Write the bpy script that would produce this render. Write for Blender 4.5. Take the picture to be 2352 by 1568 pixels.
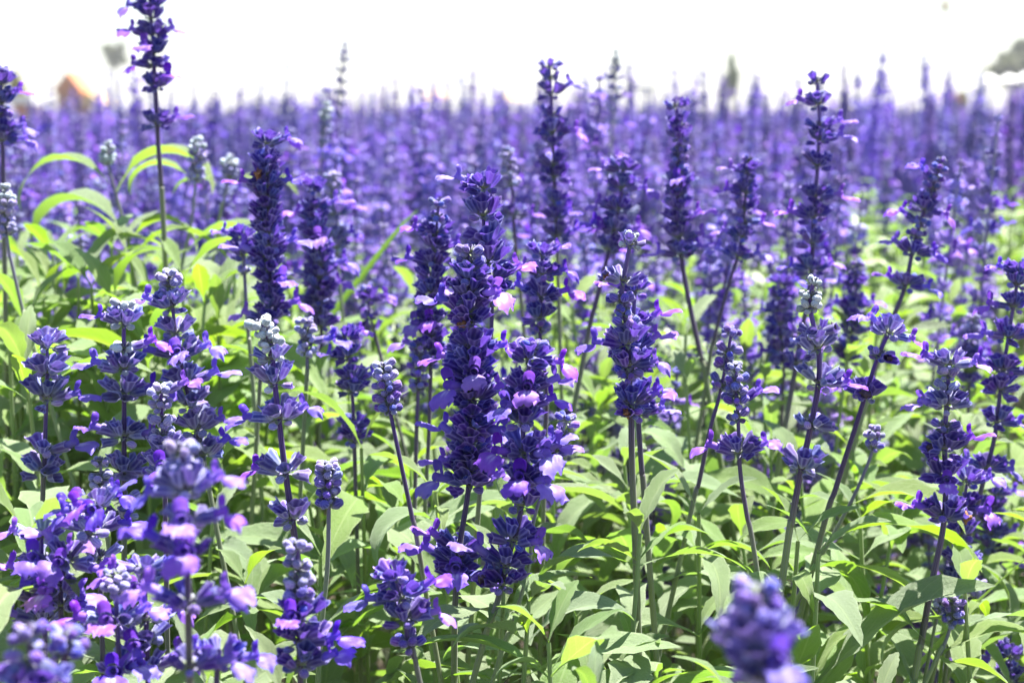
import bpy, math, random
import numpy as np
from mathutils import Vector, Matrix, Euler, Quaternion

for o in list(bpy.data.objects):
    bpy.data.objects.remove(o, do_unlink=True)
scene = bpy.context.scene
col = scene.collection
R = math.radians
PI = math.pi

# ------------------------------------------------------------------ camera, sky, sun, exposure
CAM_H = 0.66
PITCH = math.atan((784 - 247) / 3619.0)
FPX = 3619.0                       # focal length in pixels of a 2352 px wide picture
cam_data = bpy.data.cameras.new("camera")
cam = bpy.data.objects.new("camera", cam_data)
col.objects.link(cam)
cam.location = (0, 0, CAM_H)
cam.rotation_euler = (PI / 2 - PITCH, 0, 0)
cam_data.sensor_width = 22.3
cam_data.lens = FPX / 2352.0 * 22.3
cam_data.clip_start = 0.02
cam_data.clip_end = 5000
cam_data.dof.use_dof = True
cam_data.dof.focus_distance = 0.70
cam_data.dof.aperture_fstop = 6.3
cam_data.dof.aperture_blades = 7
scene.camera = cam

SUN_EL, SUN_AZ = 68.0, 48.0        # azimuth measured from +Y (away from the camera) towards +X
world = bpy.data.worlds.new("World")
scene.world = world
world.use_nodes = True
wn = world.node_tree.nodes
wl = world.node_tree.links
bg = wn["Background"]
sky = wn.new("ShaderNodeTexSky")
sky.sky_type = 'NISHITA'
sky.sun_disc = False
sky.sun_elevation = R(SUN_EL)
sky.sun_rotation = R(SUN_AZ)
sky.air_density = 1.0
sky.dust_density = 0.6
sky.ozone_density = 1.0
wl.new(sky.outputs[0], bg.inputs[0])
bg.inputs[1].default_value = 0.05

sun_data = bpy.data.lights.new("sun", 'SUN')
sun_data.energy = 5.0
sun_data.angle = R(0.55)
sun_data.color = (1.0, 0.96, 0.89)
sun = bpy.data.objects.new("sun", sun_data)
col.objects.link(sun)
sun_from = Vector((math.sin(R(SUN_AZ)) * math.cos(R(SUN_EL)), math.cos(R(SUN_AZ)) * math.cos(R(SUN_EL)), math.sin(R(SUN_EL))))
sun.rotation_euler = sun_from.to_track_quat('Z', 'Y').to_euler()
sun.location = (0, 0, 20)

scene.view_settings.view_transform = 'Standard'
scene.view_settings.look = 'None'
scene.view_settings.exposure = 2.1
scene.view_settings.gamma = 1.0
scene.view_settings.use_curve_mapping = False
scene.cycles.use_denoising = True
scene.cycles.max_bounces = 6
scene.cycles.diffuse_bounces = 3
scene.cycles.transmission_bounces = 4
scene.cycles.glossy_bounces = 2

UP = Vector((0, 0, 1))
_fwd = Vector((0, math.cos(PITCH), -math.sin(PITCH)))
_cup = Vector((0, math.sin(PITCH), math.cos(PITCH)))


def at(x, y, Y):
    """the point on the upright plane Y metres from the camera that lies behind picture point x, y"""
    d = _fwd + Vector((1, 0, 0)) * ((x - 1176) / FPX) - _cup * ((y - 784) / FPX)
    return Vector((0, 0, CAM_H)) + d * (Y / d.y)


# ------------------------------------------------------------------ materials
def new_mat(name):
    m = bpy.data.materials.new(name)
    m.use_nodes = True
    n = m.node_tree.nodes
    l = m.node_tree.links
    return m, n, l, n["Principled BSDF"], n["Material Output"]


def ramp(n, stops):
    r = n.new("ShaderNodeValToRGB")
    e = r.color_ramp.elements
    while len(e) < len(stops):
        e.new(0.5)
    for k, (p, c) in enumerate(stops):
        e[k].position = p
        e[k].color = (*c, 1)
    return r


def math_node(n, l, op, a, b=None):
    m = n.new("ShaderNodeMath")
    m.operation = op
    for k, v in enumerate((a, b)):
        if v is None:
            continue
        if isinstance(v, (int, float)):
            m.inputs[k].default_value = v
        else:
            l.new(v, m.inputs[k])
    return m.outputs[0]


def mixcol(n, l, fac, a, b, blend='MIX'):
    m = n.new("ShaderNodeMix")
    m.data_type = 'RGBA'
    m.blend_type = blend
    for k, v in ((0, fac), (6, a), (7, b)):
        if isinstance(v, (int, float)):
            m.inputs[k].default_value = v
        elif isinstance(v, tuple):
            m.inputs[k].default_value = (*v, 1)
        else:
            l.new(v, m.inputs[k])
    return m.outputs[2]


def vary(n, l, colour, amount_h=0.03, amount_v=0.35, amount_s=0.2):
    """every object of the material a little different in hue and value"""
    oi = n.new("ShaderNodeObjectInfo")
    h = n.new("ShaderNodeHueSaturation")
    l.new(math_node(n, l, 'ADD', 0.5 - amount_h / 2, math_node(n, l, 'MULTIPLY', oi.outputs['Random'], amount_h)), h.inputs['Hue'])
    r2 = math_node(n, l, 'FRACT', math_node(n, l, 'MULTIPLY', oi.outputs['Random'], 17.31))
    l.new(math_node(n, l, 'ADD', 1 - amount_v / 2, math_node(n, l, 'MULTIPLY', r2, amount_v)), h.inputs['Value'])
    r3 = math_node(n, l, 'FRACT', math_node(n, l, 'MULTIPLY', oi.outputs['Random'], 53.7))
    l.new(math_node(n, l, 'ADD', 1 - amount_s / 2, math_node(n, l, 'MULTIPLY', r3, amount_s)), h.inputs['Saturation'])
    l.new(colour, h.inputs['Color'])
    return h.outputs[0]


def velvet_mat(name, base, groove, rib, nrib=12, sheen=0.6, sheen_col=(0.75, 0.75, 1.0), transl=0.12, transl_col=(0.25, 0.1, 0.75), trim=None):
    """downy ribbed calyx or bud: UV x runs round it, UV y from its foot to its mouth"""
    m, n, l, p, out = new_mat(name)
    uv = n.new("ShaderNodeUVMap")
    sx = n.new("ShaderNodeSeparateXYZ")
    l.new(uv.outputs[0], sx.inputs[0])
    w = math_node(n, l, 'ADD', math_node(n, l, 'MULTIPLY', math_node(n, l, 'COSINE', math_node(n, l, 'MULTIPLY', sx.outputs[0], 2 * PI * nrib)), 0.5), 0.5)
    noise = n.new("ShaderNodeTexNoise")
    noise.inputs['Scale'].default_value = 900
    tc = n.new("ShaderNodeTexCoord")
    l.new(tc.outputs['Object'], noise.inputs['Vector'])
    ww = math_node(n, l, 'MULTIPLY', math_node(n, l, 'POWER', w, 1.9), math_node(n, l, 'ADD', 0.35, noise.outputs[0]))
    stripes = mixcol(n, l, ww, groove, rib)
    g = ramp(n, [(0.0, (1, 1, 1)), (0.22, (0.5, 0.5, 0.5)), (0.48, (0, 0, 0))])
    l.new(sx.outputs[1], g.inputs[0])
    c = mixcol(n, l, g.outputs[0], stripes, base)
    if trim:
        g2 = ramp(n, [(0.9, (0, 0, 0)), (0.98, (1, 1, 1))])
        l.new(sx.outputs[1], g2.inputs[0])
        c = mixcol(n, l, g2.outputs[0], c, trim)
    c = vary(n, l, c, 0.06, 0.7, 0.3)
    l.new(c, p.inputs['Base Color'])
    p.inputs['Roughness'].default_value = 0.75
    p.inputs['Specular IOR Level'].default_value = 0.25
    p.inputs['Sheen Weight'].default_value = sheen
    p.inputs['Sheen Roughness'].default_value = 0.45
    p.inputs['Sheen Tint'].default_value = (*sheen_col, 1)
    b = n.new("ShaderNodeBump")
    b.inputs['Strength'].default_value = 0.35
    b.inputs['Distance'].default_value = 0.0004
    l.new(noise.outputs[0], b.inputs['Height'])
    l.new(b.outputs[0], p.inputs['Normal'])
    t = n.new("ShaderNodeBsdfTranslucent")
    t.inputs[0].default_value = (*transl_col, 1)
    mx = n.new("ShaderNodeMixShader")
    mx.inputs[0].default_value = transl
    l.new(p.outputs[0], mx.inputs[1])
    l.new(t.outputs[0], mx.inputs[2])
    l.new(mx.outputs[0], out.inputs[0])
    return m


M = {}
M['calyx'] = velvet_mat('calyx_velvet', (0.21, 0.21, 0.38), (0.034, 0.023, 0.175), (0.20, 0.165, 0.50), 7, 0.25, (0.6, 0.6, 1.0), 0.2, (0.22, 0.10, 0.75), trim=(0.30, 0.26, 0.58))
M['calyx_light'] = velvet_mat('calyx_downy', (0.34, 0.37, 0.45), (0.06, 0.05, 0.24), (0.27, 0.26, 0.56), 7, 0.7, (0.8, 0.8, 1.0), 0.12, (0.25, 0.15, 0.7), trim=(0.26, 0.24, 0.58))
M['calyx_shade_lifted'] = velvet_mat('calyx_lilac_shade_lifted', (0.42, 0.42, 0.56), (0.21, 0.165, 0.50), (0.50, 0.45, 0.76), 7, 0.5, (0.8, 0.75, 1.0), 0.34, (0.42, 0.28, 0.85), trim=(0.48, 0.43, 0.76))  # lilac calyx of the plants behind, colour brightened to offset their self-shade
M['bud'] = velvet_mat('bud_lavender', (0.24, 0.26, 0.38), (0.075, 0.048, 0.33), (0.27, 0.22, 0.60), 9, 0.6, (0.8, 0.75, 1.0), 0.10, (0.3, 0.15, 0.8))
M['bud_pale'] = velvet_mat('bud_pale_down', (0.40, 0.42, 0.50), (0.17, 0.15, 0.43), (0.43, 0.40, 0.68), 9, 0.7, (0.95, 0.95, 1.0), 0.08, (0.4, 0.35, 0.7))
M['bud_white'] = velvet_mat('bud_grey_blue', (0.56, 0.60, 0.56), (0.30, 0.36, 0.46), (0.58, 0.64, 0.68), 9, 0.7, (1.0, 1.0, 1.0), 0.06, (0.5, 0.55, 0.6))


def petal_mat():
    m, n, l, p, out = new_mat('petal_lilac')
    a = n.new("ShaderNodeAttribute")
    a.attribute_name = 'tint'
    s = n.new("ShaderNodeSeparateColor")
    l.new(a.outputs['Color'], s.inputs[0])
    noise = n.new("ShaderNodeTexNoise")
    noise.inputs['Scale'].default_value = 420
    noise.inputs['Detail'].default_value = 4
    tc = n.new("ShaderNodeTexCoord")
    l.new(tc.outputs['Object'], noise.inputs['Vector'])
    lil = mixcol(n, l, noise.outputs[0], (0.17, 0.078, 0.58), (0.33, 0.20, 0.74))
    c = mixcol(n, l, s.outputs[0], lil, (0.10, 0.025, 0.40))        # red: hood and tube, deeper violet
    c = mixcol(n, l, s.outputs[1], c, (0.60, 0.58, 0.88))          # green: the pale throat marks
    c = vary(n, l, c, 0.05, 0.4, 0.25)
    l.new(c, p.inputs['Base Color'])
    p.inputs['Roughness'].default_value = 0.5
    p.inputs['Specular IOR Level'].default_value = 0.3
    p.inputs['Sheen Weight'].default_value = 0.05
    p.inputs['Sheen Tint'].default_value = (0.9, 0.8, 1, 1)
    b = n.new("ShaderNodeBump")
    b.inputs['Strength'].default_value = 0.3
    b.inputs['Distance'].default_value = 0.0006
    l.new(noise.outputs[0], b.inputs['Height'])
    l.new(b.outputs[0], p.inputs['Normal'])
    t = n.new("ShaderNodeBsdfTranslucent")
    l.new(mixcol(n, l, 0.4, c, (0.27, 0.10, 0.78)), t.inputs[0])
    mx = n.new("ShaderNodeMixShader")
    mx.inputs[0].default_value = 0.42
    l.new(p.outputs[0], mx.inputs[1])
    l.new(t.outputs[0], mx.inputs[2])
    l.new(mx.outputs[0], out.inputs[0])
    return m


M['petal'] = petal_mat()


def dried_mat():
    m, n, l, p, out = new_mat('withered_petal')
    noise = n.new("ShaderNodeTexNoise")
    noise.inputs['Scale'].default_value = 600
    tc = n.new("ShaderNodeTexCoord")
    l.new(tc.outputs['Object'], noise.inputs['Vector'])
    oi = n.new("ShaderNodeObjectInfo")
    br = mixcol(n, l, noise.outputs[0], (0.10, 0.035, 0.012), (0.36, 0.16, 0.06))
    dk = mixcol(n, l, noise.outputs[0], (0.012, 0.008, 0.03), (0.09, 0.05, 0.07))
    sel = ramp(n, [(0.35, (0, 0, 0)), (0.5, (1, 1, 1))])
    l.new(oi.outputs['Random'], sel.inputs[0])
    l.new(mixcol(n, l, sel.outputs[0], dk, br), p.inputs['Base Color'])
    p.inputs['Roughness'].default_value = 0.6
    return m


M['dried'] = dried_mat()


def leaf_mat(name, top, top2, transl, fac=0.4, sheen=0.35):
    m, n, l, p, out = new_mat(name)
    uv = n.new("ShaderNodeUVMap")
    sx = n.new("ShaderNodeSeparateXYZ")
    l.new(uv.outputs[0], sx.inputs[0])
    off = math_node(n, l, 'ABSOLUTE', math_node(n, l, 'SUBTRACT', sx.outputs[1], 0.5))
    mid = math_node(n, l, 'LESS_THAN', off, 0.03)
    # side veins run forward from the midrib
    vv = math_node(n, l, 'FRACT', math_node(n, l, 'SUBTRACT', math_node(n, l, 'MULTIPLY', sx.outputs[0], 9.0), math_node(n, l, 'MULTIPLY', off, 4.5)))
    side = math_node(n, l, 'LESS_THAN', vv, 0.09)
    vein = math_node(n, l, 'MAXIMUM', mid, math_node(n, l, 'MULTIPLY', side, 0.55))
    noise = n.new("ShaderNodeTexNoise")
    noise.inputs['Scale'].default_value = 70
    noise.inputs['Detail'].default_value = 5
    tc = n.new("ShaderNodeTexCoord")
    l.new(tc.outputs['Object'], noise.inputs['Vector'])
    fine = n.new("ShaderNodeTexNoise")
    fine.inputs['Scale'].default_value = 700
    l.new(tc.outputs['Object'], fine.inputs['Vector'])
    c = mixcol(n, l, noise.outputs[0], top, top2)
    c = mixcol(n, l, math_node(n, l, 'MULTIPLY', vein, 0.6), c, (0.33, 0.44, 0.19))
    rim = ramp(n, [(0.43, (0, 0, 0)), (0.49, (1, 1, 1))])
    l.new(off, rim.inputs[0])
    c = mixcol(n, l, math_node(n, l, 'MULTIPLY', rim.outputs[0], 0.5), c, (0.40, 0.48, 0.28))
    c = vary(n, l, c, 0.03, 0.4, 0.3)
    l.new(c, p.inputs['Base Color'])
    p.inputs['Roughness'].default_value = 0.42
    p.inputs['Specular IOR Level'].default_value = 0.5
    p.inputs['Sheen Weight'].default_value = sheen
    p.inputs['Sheen Roughness'].default_value = 0.5
    p.inputs['Sheen Tint'].default_value = (0.9, 1, 0.9, 1)
    b = n.new("ShaderNodeBump")
    b.inputs['Strength'].default_value = 0.8
    b.inputs['Distance'].default_value = 0.0012
    hgt = math_node(n, l, 'ADD', math_node(n, l, 'MULTIPLY', vein, -0.7), math_node(n, l, 'ADD', math_node(n, l, 'MULTIPLY', noise.outputs[0], 1.0), math_node(n, l, 'MULTIPLY', fine.outputs[0], 0.5)))
    l.new(hgt, b.inputs['Height'])
    l.new(b.outputs[0], p.inputs['Normal'])
    t = n.new("ShaderNodeBsdfTranslucent")
    tcol = mixcol(n, l, math_node(n, l, 'MULTIPLY', vein, 0.4), transl, (0.5, 0.62, 0.12))
    l.new(vary(n, l, tcol, 0.02, 0.35, 0.1), t.inputs[0])
    mx = n.new("ShaderNodeMixShader")
    mx.inputs[0].default_value = fac
    l.new(p.outputs[0], mx.inputs[1])
    l.new(t.outputs[0], mx.inputs[2])
    l.new(mx.outputs[0], out.inputs[0])
    return m


M['leaf'] = leaf_mat('sage_leaf', (0.165, 0.25, 0.09), (0.285, 0.37, 0.185), (0.24, 0.42, 0.045), 0.35, 0.45)
M['leaf_young'] = leaf_mat('sage_leaf_young', (0.17, 0.28, 0.065), (0.26, 0.37, 0.12), (0.265, 0.46, 0.035), 0.40, 0.3)


def stem_mat(name, stops):
    m, n, l, p, out = new_mat(name)
    uv = n.new("ShaderNodeUVMap")
    sx = n.new("ShaderNodeSeparateXYZ")
    l.new(uv.outputs[0], sx.inputs[0])
    r = ramp(n, stops)
    l.new(sx.outputs[1], r.inputs[0])
    st = math_node(n, l, 'ADD', math_node(n, l, 'MULTIPLY', math_node(n, l, 'COSINE', math_node(n, l, 'MULTIPLY', sx.outputs[0], 2 * PI * 8)), 0.5), 0.5)
    c = mixcol(n, l, math_node(n, l, 'MULTIPLY', math_node(n, l, 'POWER', st, 4.0), 0.32), r.outputs[0], (0.20, 0.17, 0.29))
    noise = n.new("ShaderNodeTexNoise")
    noise.inputs['Scale'].default_value = 260
    tc = n.new("ShaderNodeTexCoord")
    l.new(tc.outputs['Object'], noise.inputs['Vector'])
    c = mixcol(n, l, noise.outputs[0], c, (0.5, 0.5, 0.5), 'OVERLAY')
    l.new(vary(n, l, c, 0.02, 0.3), p.inputs['Base Color'])
    p.inputs['Roughness'].default_value = 0.6
    p.inputs['Sheen Weight'].default_value = 0.15
    p.inputs['Sheen Tint'].default_value = (0.9, 0.88, 1, 1)
    return m


GREEN = (0.16, 0.24, 0.06)
M['stem_purple'] = stem_mat('stem_purple', [(0.0, GREEN), (0.28, (0.15, 0.18, 0.08)), (0.40, (0.055, 0.035, 0.075)), (0.62, (0.036, 0.012, 0.10)), (1.0, (0.10, 0.05, 0.27))])
M['stem_grey'] = stem_mat('stem_grey', [(0.0, GREEN), (0.5, (0.18, 0.22, 0.12)), (0.72, (0.13, 0.12, 0.20)), (1.0, (0.26, 0.27, 0.36))])
M['stem_green'] = stem_mat('stem_green', [(0.0, (0.12, 0.17, 0.05)), (1.0, (0.20, 0.30, 0.07))])


def plain_mat(name, c1, c2, scale=8.0, rough=0.8, bump=0.3):
    m, n, l, p, out = new_mat(name)
    noise = n.new("ShaderNodeTexNoise")
    noise.inputs['Scale'].default_value = scale
    noise.inputs['Detail'].default_value = 6
    tc = n.new("ShaderNodeTexCoord")
    l.new(tc.outputs['Object'], noise.inputs['Vector'])
    r = ramp(n, [(0.3, c1), (0.7, c2)])
    l.new(noise.outputs[0], r.inputs[0])
    l.new(r.outputs[0], p.inputs['Base Color'])
    p.inputs['Roughness'].default_value = rough
    b = n.new("ShaderNodeBump")
    b.inputs['Strength'].default_value = bump
    b.inputs['Distance'].default_value = 0.02
    l.new(noise.outputs[0], b.inputs['Height'])
    l.new(b.outputs[0], p.inputs['Normal'])
    return m


M['soil'] = plain_mat('soil', (0.035, 0.024, 0.015), (0.09, 0.065, 0.04), 30)
M['bark'] = plain_mat('bark', (0.10, 0.08, 0.06), (0.22, 0.18, 0.14), 12)
M['terracotta'] = plain_mat('roof_terracotta', (0.42, 0.15, 0.06), (0.55, 0.23, 0.10), 3)
M['straw'] = plain_mat('straw_thatch', (0.45, 0.32, 0.13), (0.62, 0.46, 0.20), 14)
M['brown_wall'] = plain_mat('brown_wall', (0.28, 0.12, 0.06), (0.36, 0.17, 0.09), 4)
M['white_paint'] = plain_mat('white_paint', (0.74, 0.74, 0.74), (0.82, 0.82, 0.81), 6, 0.6, 0.05)
M['grey_paint'] = plain_mat('grey_paint', (0.42, 0.44, 0.42), (0.52, 0.54, 0.52), 6, 0.6, 0.1)
M['dark_door'] = plain_mat('dark_opening', (0.04, 0.025, 0.02), (0.07, 0.045, 0.035), 5)


def tree_leaf_mat(name, c1, c2):
    m, n, l, p, out = new_mat(name)
    g = n.new("ShaderNodeNewGeometry")
    c = mixcol(n, l, g.outputs['Random Per Island'], c1, c2)
    l.new(c, p.inputs['Base Color'])
    p.inputs['Roughness'].default_value = 0.6
    t = n.new("ShaderNodeBsdfTranslucent")
    l.new(c, t.inputs[0])
    mx = n.new("ShaderNodeMixShader")
    mx.inputs[0].default_value = 0.35
    l.new(p.outputs[0], mx.inputs[1])
    l.new(t.outputs[0], mx.inputs[2])
    l.new(mx.outputs[0], out.inputs[0])
    return m


M['tree_green'] = tree_leaf_mat('tree_leaf_green', (0.05, 0.09, 0.03), (0.11, 0.17, 0.06))
M['tree_olive'] = tree_leaf_mat('tree_leaf_olive', (0.09, 0.10, 0.04), (0.16, 0.18, 0.08))
M['tree_yellow'] = tree_leaf_mat('tree_leaf_yellow', (0.22, 0.22, 0.03), (0.36, 0.34, 0.06))


# ------------------------------------------------------------------ mesh collecting
class MB:
    def __init__(self):
        self.v, self.f, self.uv, self.tint, self.mi = [], [], [], [], []

    def grid(self, pts, nu, nv, wrap=False, uv=None, tint=None, mi=0):
        """pts[i * nv + j], i along, j across; wrap closes j"""
        o = len(self.v)
        self.v += [tuple(p) for p in pts]
        self.tint += tint if tint else [(0, 0, 0)] * len(pts)
        cols = nv if wrap else nv - 1
        for i in range(nu - 1):
            for j in range(cols):
                k = (j + 1) % nv
                self.f.append((o + i * nv + j, o + (i + 1) * nv + j, o + (i + 1) * nv + k, o + i * nv + k))
                u0, u1 = i / (nu - 1), (i + 1) / (nu - 1)
                a0, a1 = j / (nv if wrap else nv - 1), (j + 1) / (nv if wrap else nv - 1)
                if wrap:      # x round, y along
                    self.uv.append([(a0, u0), (a0, u1), (a1, u1), (a1, u0)])
                else:         # x along, y across
                    self.uv.append([(u0, a0), (u1, a0), (u1, a1), (u0, a1)])
                self.mi.append(mi)

    def add(self, other, mat, mi=None):
        o = len(self.v)
        self.v += [tuple(mat @ Vector(p)) for p in other.v]
        self.tint += other.tint
        self.f += [tuple(q + o for q in f) for f in other.f]
        self.uv += other.uv
        self.mi += [m if mi is None else mi for m in other.mi]

    def box(self, c, s, mi=0):
        o = len(self.v)
        for dx in (-.5, .5):
            for dy in (-.5, .5):
                for dz in (-.5, .5):
                    self.v.append((c[0] + dx * s[0], c[1] + dy * s[1], c[2] + dz * s[2]))
                    self.tint.append((0, 0, 0))
        for f in ((0, 1, 3, 2), (4, 6, 7, 5), (0, 4, 5, 1), (2, 3, 7, 6), (0, 2, 6, 4), (1, 5, 7, 3)):
            self.f.append(tuple(o + q for q in f))
            self.uv.append([(0, 0), (1, 0), (1, 1), (0, 1)])
            self.mi.append(mi)

    def mesh(self, name, mats, smooth=True):
        me = bpy.data.meshes.new(name)
        me.from_pydata(self.v, [], self.f)
        for m in mats:
            me.materials.append(m)
        lay = me.uv_layers.new(name="UVMap")
        lay.data.foreach_set("uv", np.array([c for f in self.uv for p in f for c in p], dtype=np.float32))
        if any(t != (0, 0, 0) for t in self.tint):
            at_ = me.attributes.new('tint', 'FLOAT_COLOR', 'POINT')
            at_.data.foreach_set('color', np.array([c for t in self.tint for c in (*t, 1.0)], dtype=np.float32))
        me.polygons.foreach_set("use_smooth", [smooth] * len(me.polygons))
        me.polygons.foreach_set("material_index", self.mi)
        me.update()
        return me


def link(name, data, parent=None, loc=(0, 0, 0), rot=None, scale=1.0):
    o = bpy.data.objects.new(name, data)
    col.objects.link(o)
    o.parent = parent
    o.location = loc
    if rot is not None:
        o.rotation_euler = rot
    if scale != 1.0:
        o.scale = (scale, scale, scale) if isinstance(scale, (int, float)) else scale
    return o


def tag(o, label=None, cat=None, group=None, kind=None):
    if label: o['label'] = label
    if cat: o['category'] = cat
    if group: o['group'] = group
    if kind: o['kind'] = kind
    return o


# ------------------------------------------------------------------ flower pieces (metres; local +X runs outwards)
def lerp_table(tab, u):
    for (a, ra), (b, rb) in zip(tab, tab[1:]):
        if u <= b:
            t = (u - a) / (b - a)
            t = t * t * (3 - 2 * t)
            return ra + (rb - ra) * t
    return tab[-1][1]


def calyx_shape(rng, ns=24, nr=8, L=0.0088, open_=1.0):
    mb = MB()
    pts = []
    W = 0.0027 * rng.uniform(0.9, 1.12)
    bend = rng.uniform(-0.10, 0.16)
    flat = rng.uniform(0.2, 0.45)
    lob = [rng.uniform(0.7, 1.25) for _ in range(3)]
    for i in range(nr):
        u = i / (nr - 1)
        r = W * lerp_table([(0, 0.30), (0.3, 0.86), (0.65, 1.02), (1, 1.02 + 0.30 * open_)], u)
        for j in range(ns):
            a = 2 * PI * j / ns
            rib = 1 + 0.05 * math.cos(7 * a) * min(1, u * 3) if ns >= 24 else 1.0
            ry = r * rib * (1 + 0.30 * u * u * open_)
            rz = r * rib * (1 - flat * u * u * open_)
            k = int(((a - PI / 2 + PI / 3) % (2 * PI)) / (2 * PI / 3))
            lobe = max(0.0, math.cos(3 * (a - PI / 2)))
            x = L * u + L * (0.20 * lobe * lob[k % 3] - 0.05) * max(0, u - 0.7) / 0.3
            fl = 1 + 0.10 * lobe * max(0, u - 0.8) / 0.2 * open_
            pts.append((x, math.cos(a) * ry * fl, math.sin(a) * rz * fl + bend * L * u * u))
    mb.grid(pts, nr, ns, wrap=True)
    return mb


def bud_shape(rng, ns=18, nr=9, L=0.0066, W=0.0022):
    mb = MB()
    pts = []
    L *= rng.uniform(0.85, 1.15)
    W *= rng.uniform(0.9, 1.1)
    bend = rng.uniform(-0.05, 0.12)
    tipr = rng.uniform(0.15, 0.42)
    for i in range(nr):
        u = i / (nr - 1)
        r = W * lerp_table([(0, 0.34), (0.28, 0.88), (0.58, 1.05), (0.85, 0.86), (0.96, 0.5 + tipr * .5), (1, tipr)], u)
        for j in range(ns):
            a = 2 * PI * j / ns
            rr = r * (1 + (0.07 * math.cos(9 * a) * min(1, u * 3) if ns >= 18 else 0))
            x = L * u - (0.06 * L if i == nr - 1 else 0)
            pts.append((x, math.cos(a) * rr * 1.08, math.sin(a) * rr * 0.95 + bend * L * u * u))
    o = len(pts)
    mb.grid(pts, nr, ns, wrap=True)
    mb.v.append((L * 0.90, 0, bend * L))
    mb.tint.append((0, 0, 0))
    for j in range(ns):
        mb.f.append(((nr - 1) * ns + j, o, (nr - 1) * ns + (j + 1) % ns))
        mb.uv.append([(j / ns, 1), (j / ns, 1), ((j + 1) / ns, 1)])
        mb.mi.append(0)
    return mb


def corolla_shape(rng, q=1.0, droop=0.0):
    """tube, hood and broad three-lobed lower lip; q below 1 makes a coarse one"""
    mb = MB()
    ns = 12 if q >= 1 else 6
    nr = 5 if q >= 1 else 3
    x0, x1 = 0.0060, 0.0135
    pts, tint = [], []
    for i in range(nr):
        u = i / (nr - 1)
        r = 0.0016 + 0.0004 * u
        for j in range(ns):
            a = 2 * PI * j / ns
            pts.append((x0 + (x1 - x0) * u, math.cos(a) * r, math.sin(a) * r * 0.9))
            tint.append((0.25 + 0.1 * u, 0.25 * (1 - u), 0))
    mb.grid(pts, nr, ns, wrap=True, tint=tint)
    # lower lip
    nu, nv = (11, 13) if q >= 1 else (5, 5)
    Ll = 0.0108 * rng.uniform(0.85, 1.1)
    wide = rng.uniform(0.85, 1.12)
    down = rng.uniform(R(18), R(48)) + droop * R(30)
    curl = rng.uniform(R(5), R(50))
    arch = rng.uniform(0.2, 0.8) * (1 - 0.75 * droop)
    tw = rng.uniform(-0.25, 0.25)
    ph = rng.uniform(0, 6)
    pts, tint = [], []
    px, pz, ang = x1 - 0.0016, -0.0014, 0.0
    for i in range(nu):
        s = i / (nu - 1)
        ang = -(down + curl * s * s) * (0.35 + 0.65 * s)
        if i:
            px += Ll / (nu - 1) * math.cos(ang)
            pz += Ll / (nu - 1) * math.sin(ang)
        w = wide * lerp_table([(0, 0.0024), (0.16, 0.0052), (0.36, 0.0062), (0.52, 0.0053), (0.80, 0.0066), (1, 0.0042)], s)
        for j in range(nv):
            t = -1 + 2 * j / (nv - 1)
            notch = 0.0016 * math.exp(-(t / 0.22) ** 2) * s ** 5 + 0.0022 * t * t * s ** 3
            ruff = 0.0013 * math.sin(6 * t + ph + 5 * s) * s * (0.3 + 0.7 * abs(t)) + 0.0006 * math.sin(13 * t - ph + 9 * s) * s
            dz = -arch * w * t * t + ruff + tw * w * t - 0.0006 * math.exp(-(t / 0.25) ** 2) * (1 - s)
            pts.append((px - notch * math.cos(ang), t * w, pz + dz - notch * math.sin(ang)))
            white = max(0, 1 - abs(abs(t) - 0.16) / 0.20) * max(0, 1 - abs(s - 0.22) / 0.32)
            tint.append((0.15 * (1 - s) * (1 - white), white * 0.95, 0))
    mb.grid(pts, nu, nv, tint=tint)
    # hood
    nu, nv = (8, 7) if q >= 1 else (4, 3)
    Lh = 0.0058 * rng.uniform(0.85, 1.15)
    a0, a1 = rng.uniform(R(20), R(45)), rng.uniform(R(45), R(85))
    pts, tint = [], []
    px, pz = x1 - 0.0014, 0.0012
    for i in range(nu):
        s = i / (nu - 1)
        ang = a0 + (a1 - a0) * math.sin(s * PI * 0.6)
        if i:
            px += Lh / (nu - 1) * math.cos(ang)
            pz += Lh / (nu - 1) * math.sin(ang)
        w = 0.0027 * lerp_table([(0, 0.9), (0.6, 1.0), (0.88, 0.85), (1, 0.4)], s)
        for j in range(nv):
            b = PI * (j / (nv - 1)) - PI / 2
            # the hood is a trough that opens down and outwards
            back = w * (math.cos(b)) * 0.9
            pts.append((px - math.sin(ang) * back, math.sin(b) * w, pz + math.cos(ang) * back))
            tint.append((0.55 + 0.35 * s, 0, 0))
    mb.grid(pts, nu, nv, tint=tint)
    return mb


def dried_shape(rng):
    mb = MB()
    pts = []
    nr, ns = 13, 14
    ph = [rng.uniform(0, 6) for _ in range(6)]
    ben = rng.uniform(-0.5, 0.5)
    for i in range(nr):
        u = i / (nr - 1)
        r = 0.0021 * (0.5 + 0.8 * math.sin(PI * min(1, u * 0.9 + 0.1))) * (1 + 0.3 * math.sin(9 * u + ph[0]))
        if i == nr - 1: r *= 0.3
        for j in range(ns):
            a = 2 * PI * j / ns
            rr = r * (0.8 + 0.45 * math.sin(2 * a + ph[1] + 7 * u) + 0.35 * math.sin(5 * a + ph[2] - 11 * u))
            pts.append((0.0065 + 0.0075 * u, math.cos(a) * rr + 0.002 * math.sin(4 * u + ph[3]) * u, math.sin(a) * rr + ben * 0.006 * u * u))
    mb.grid(pts, nr, ns, wrap=True)
    return mb


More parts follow.
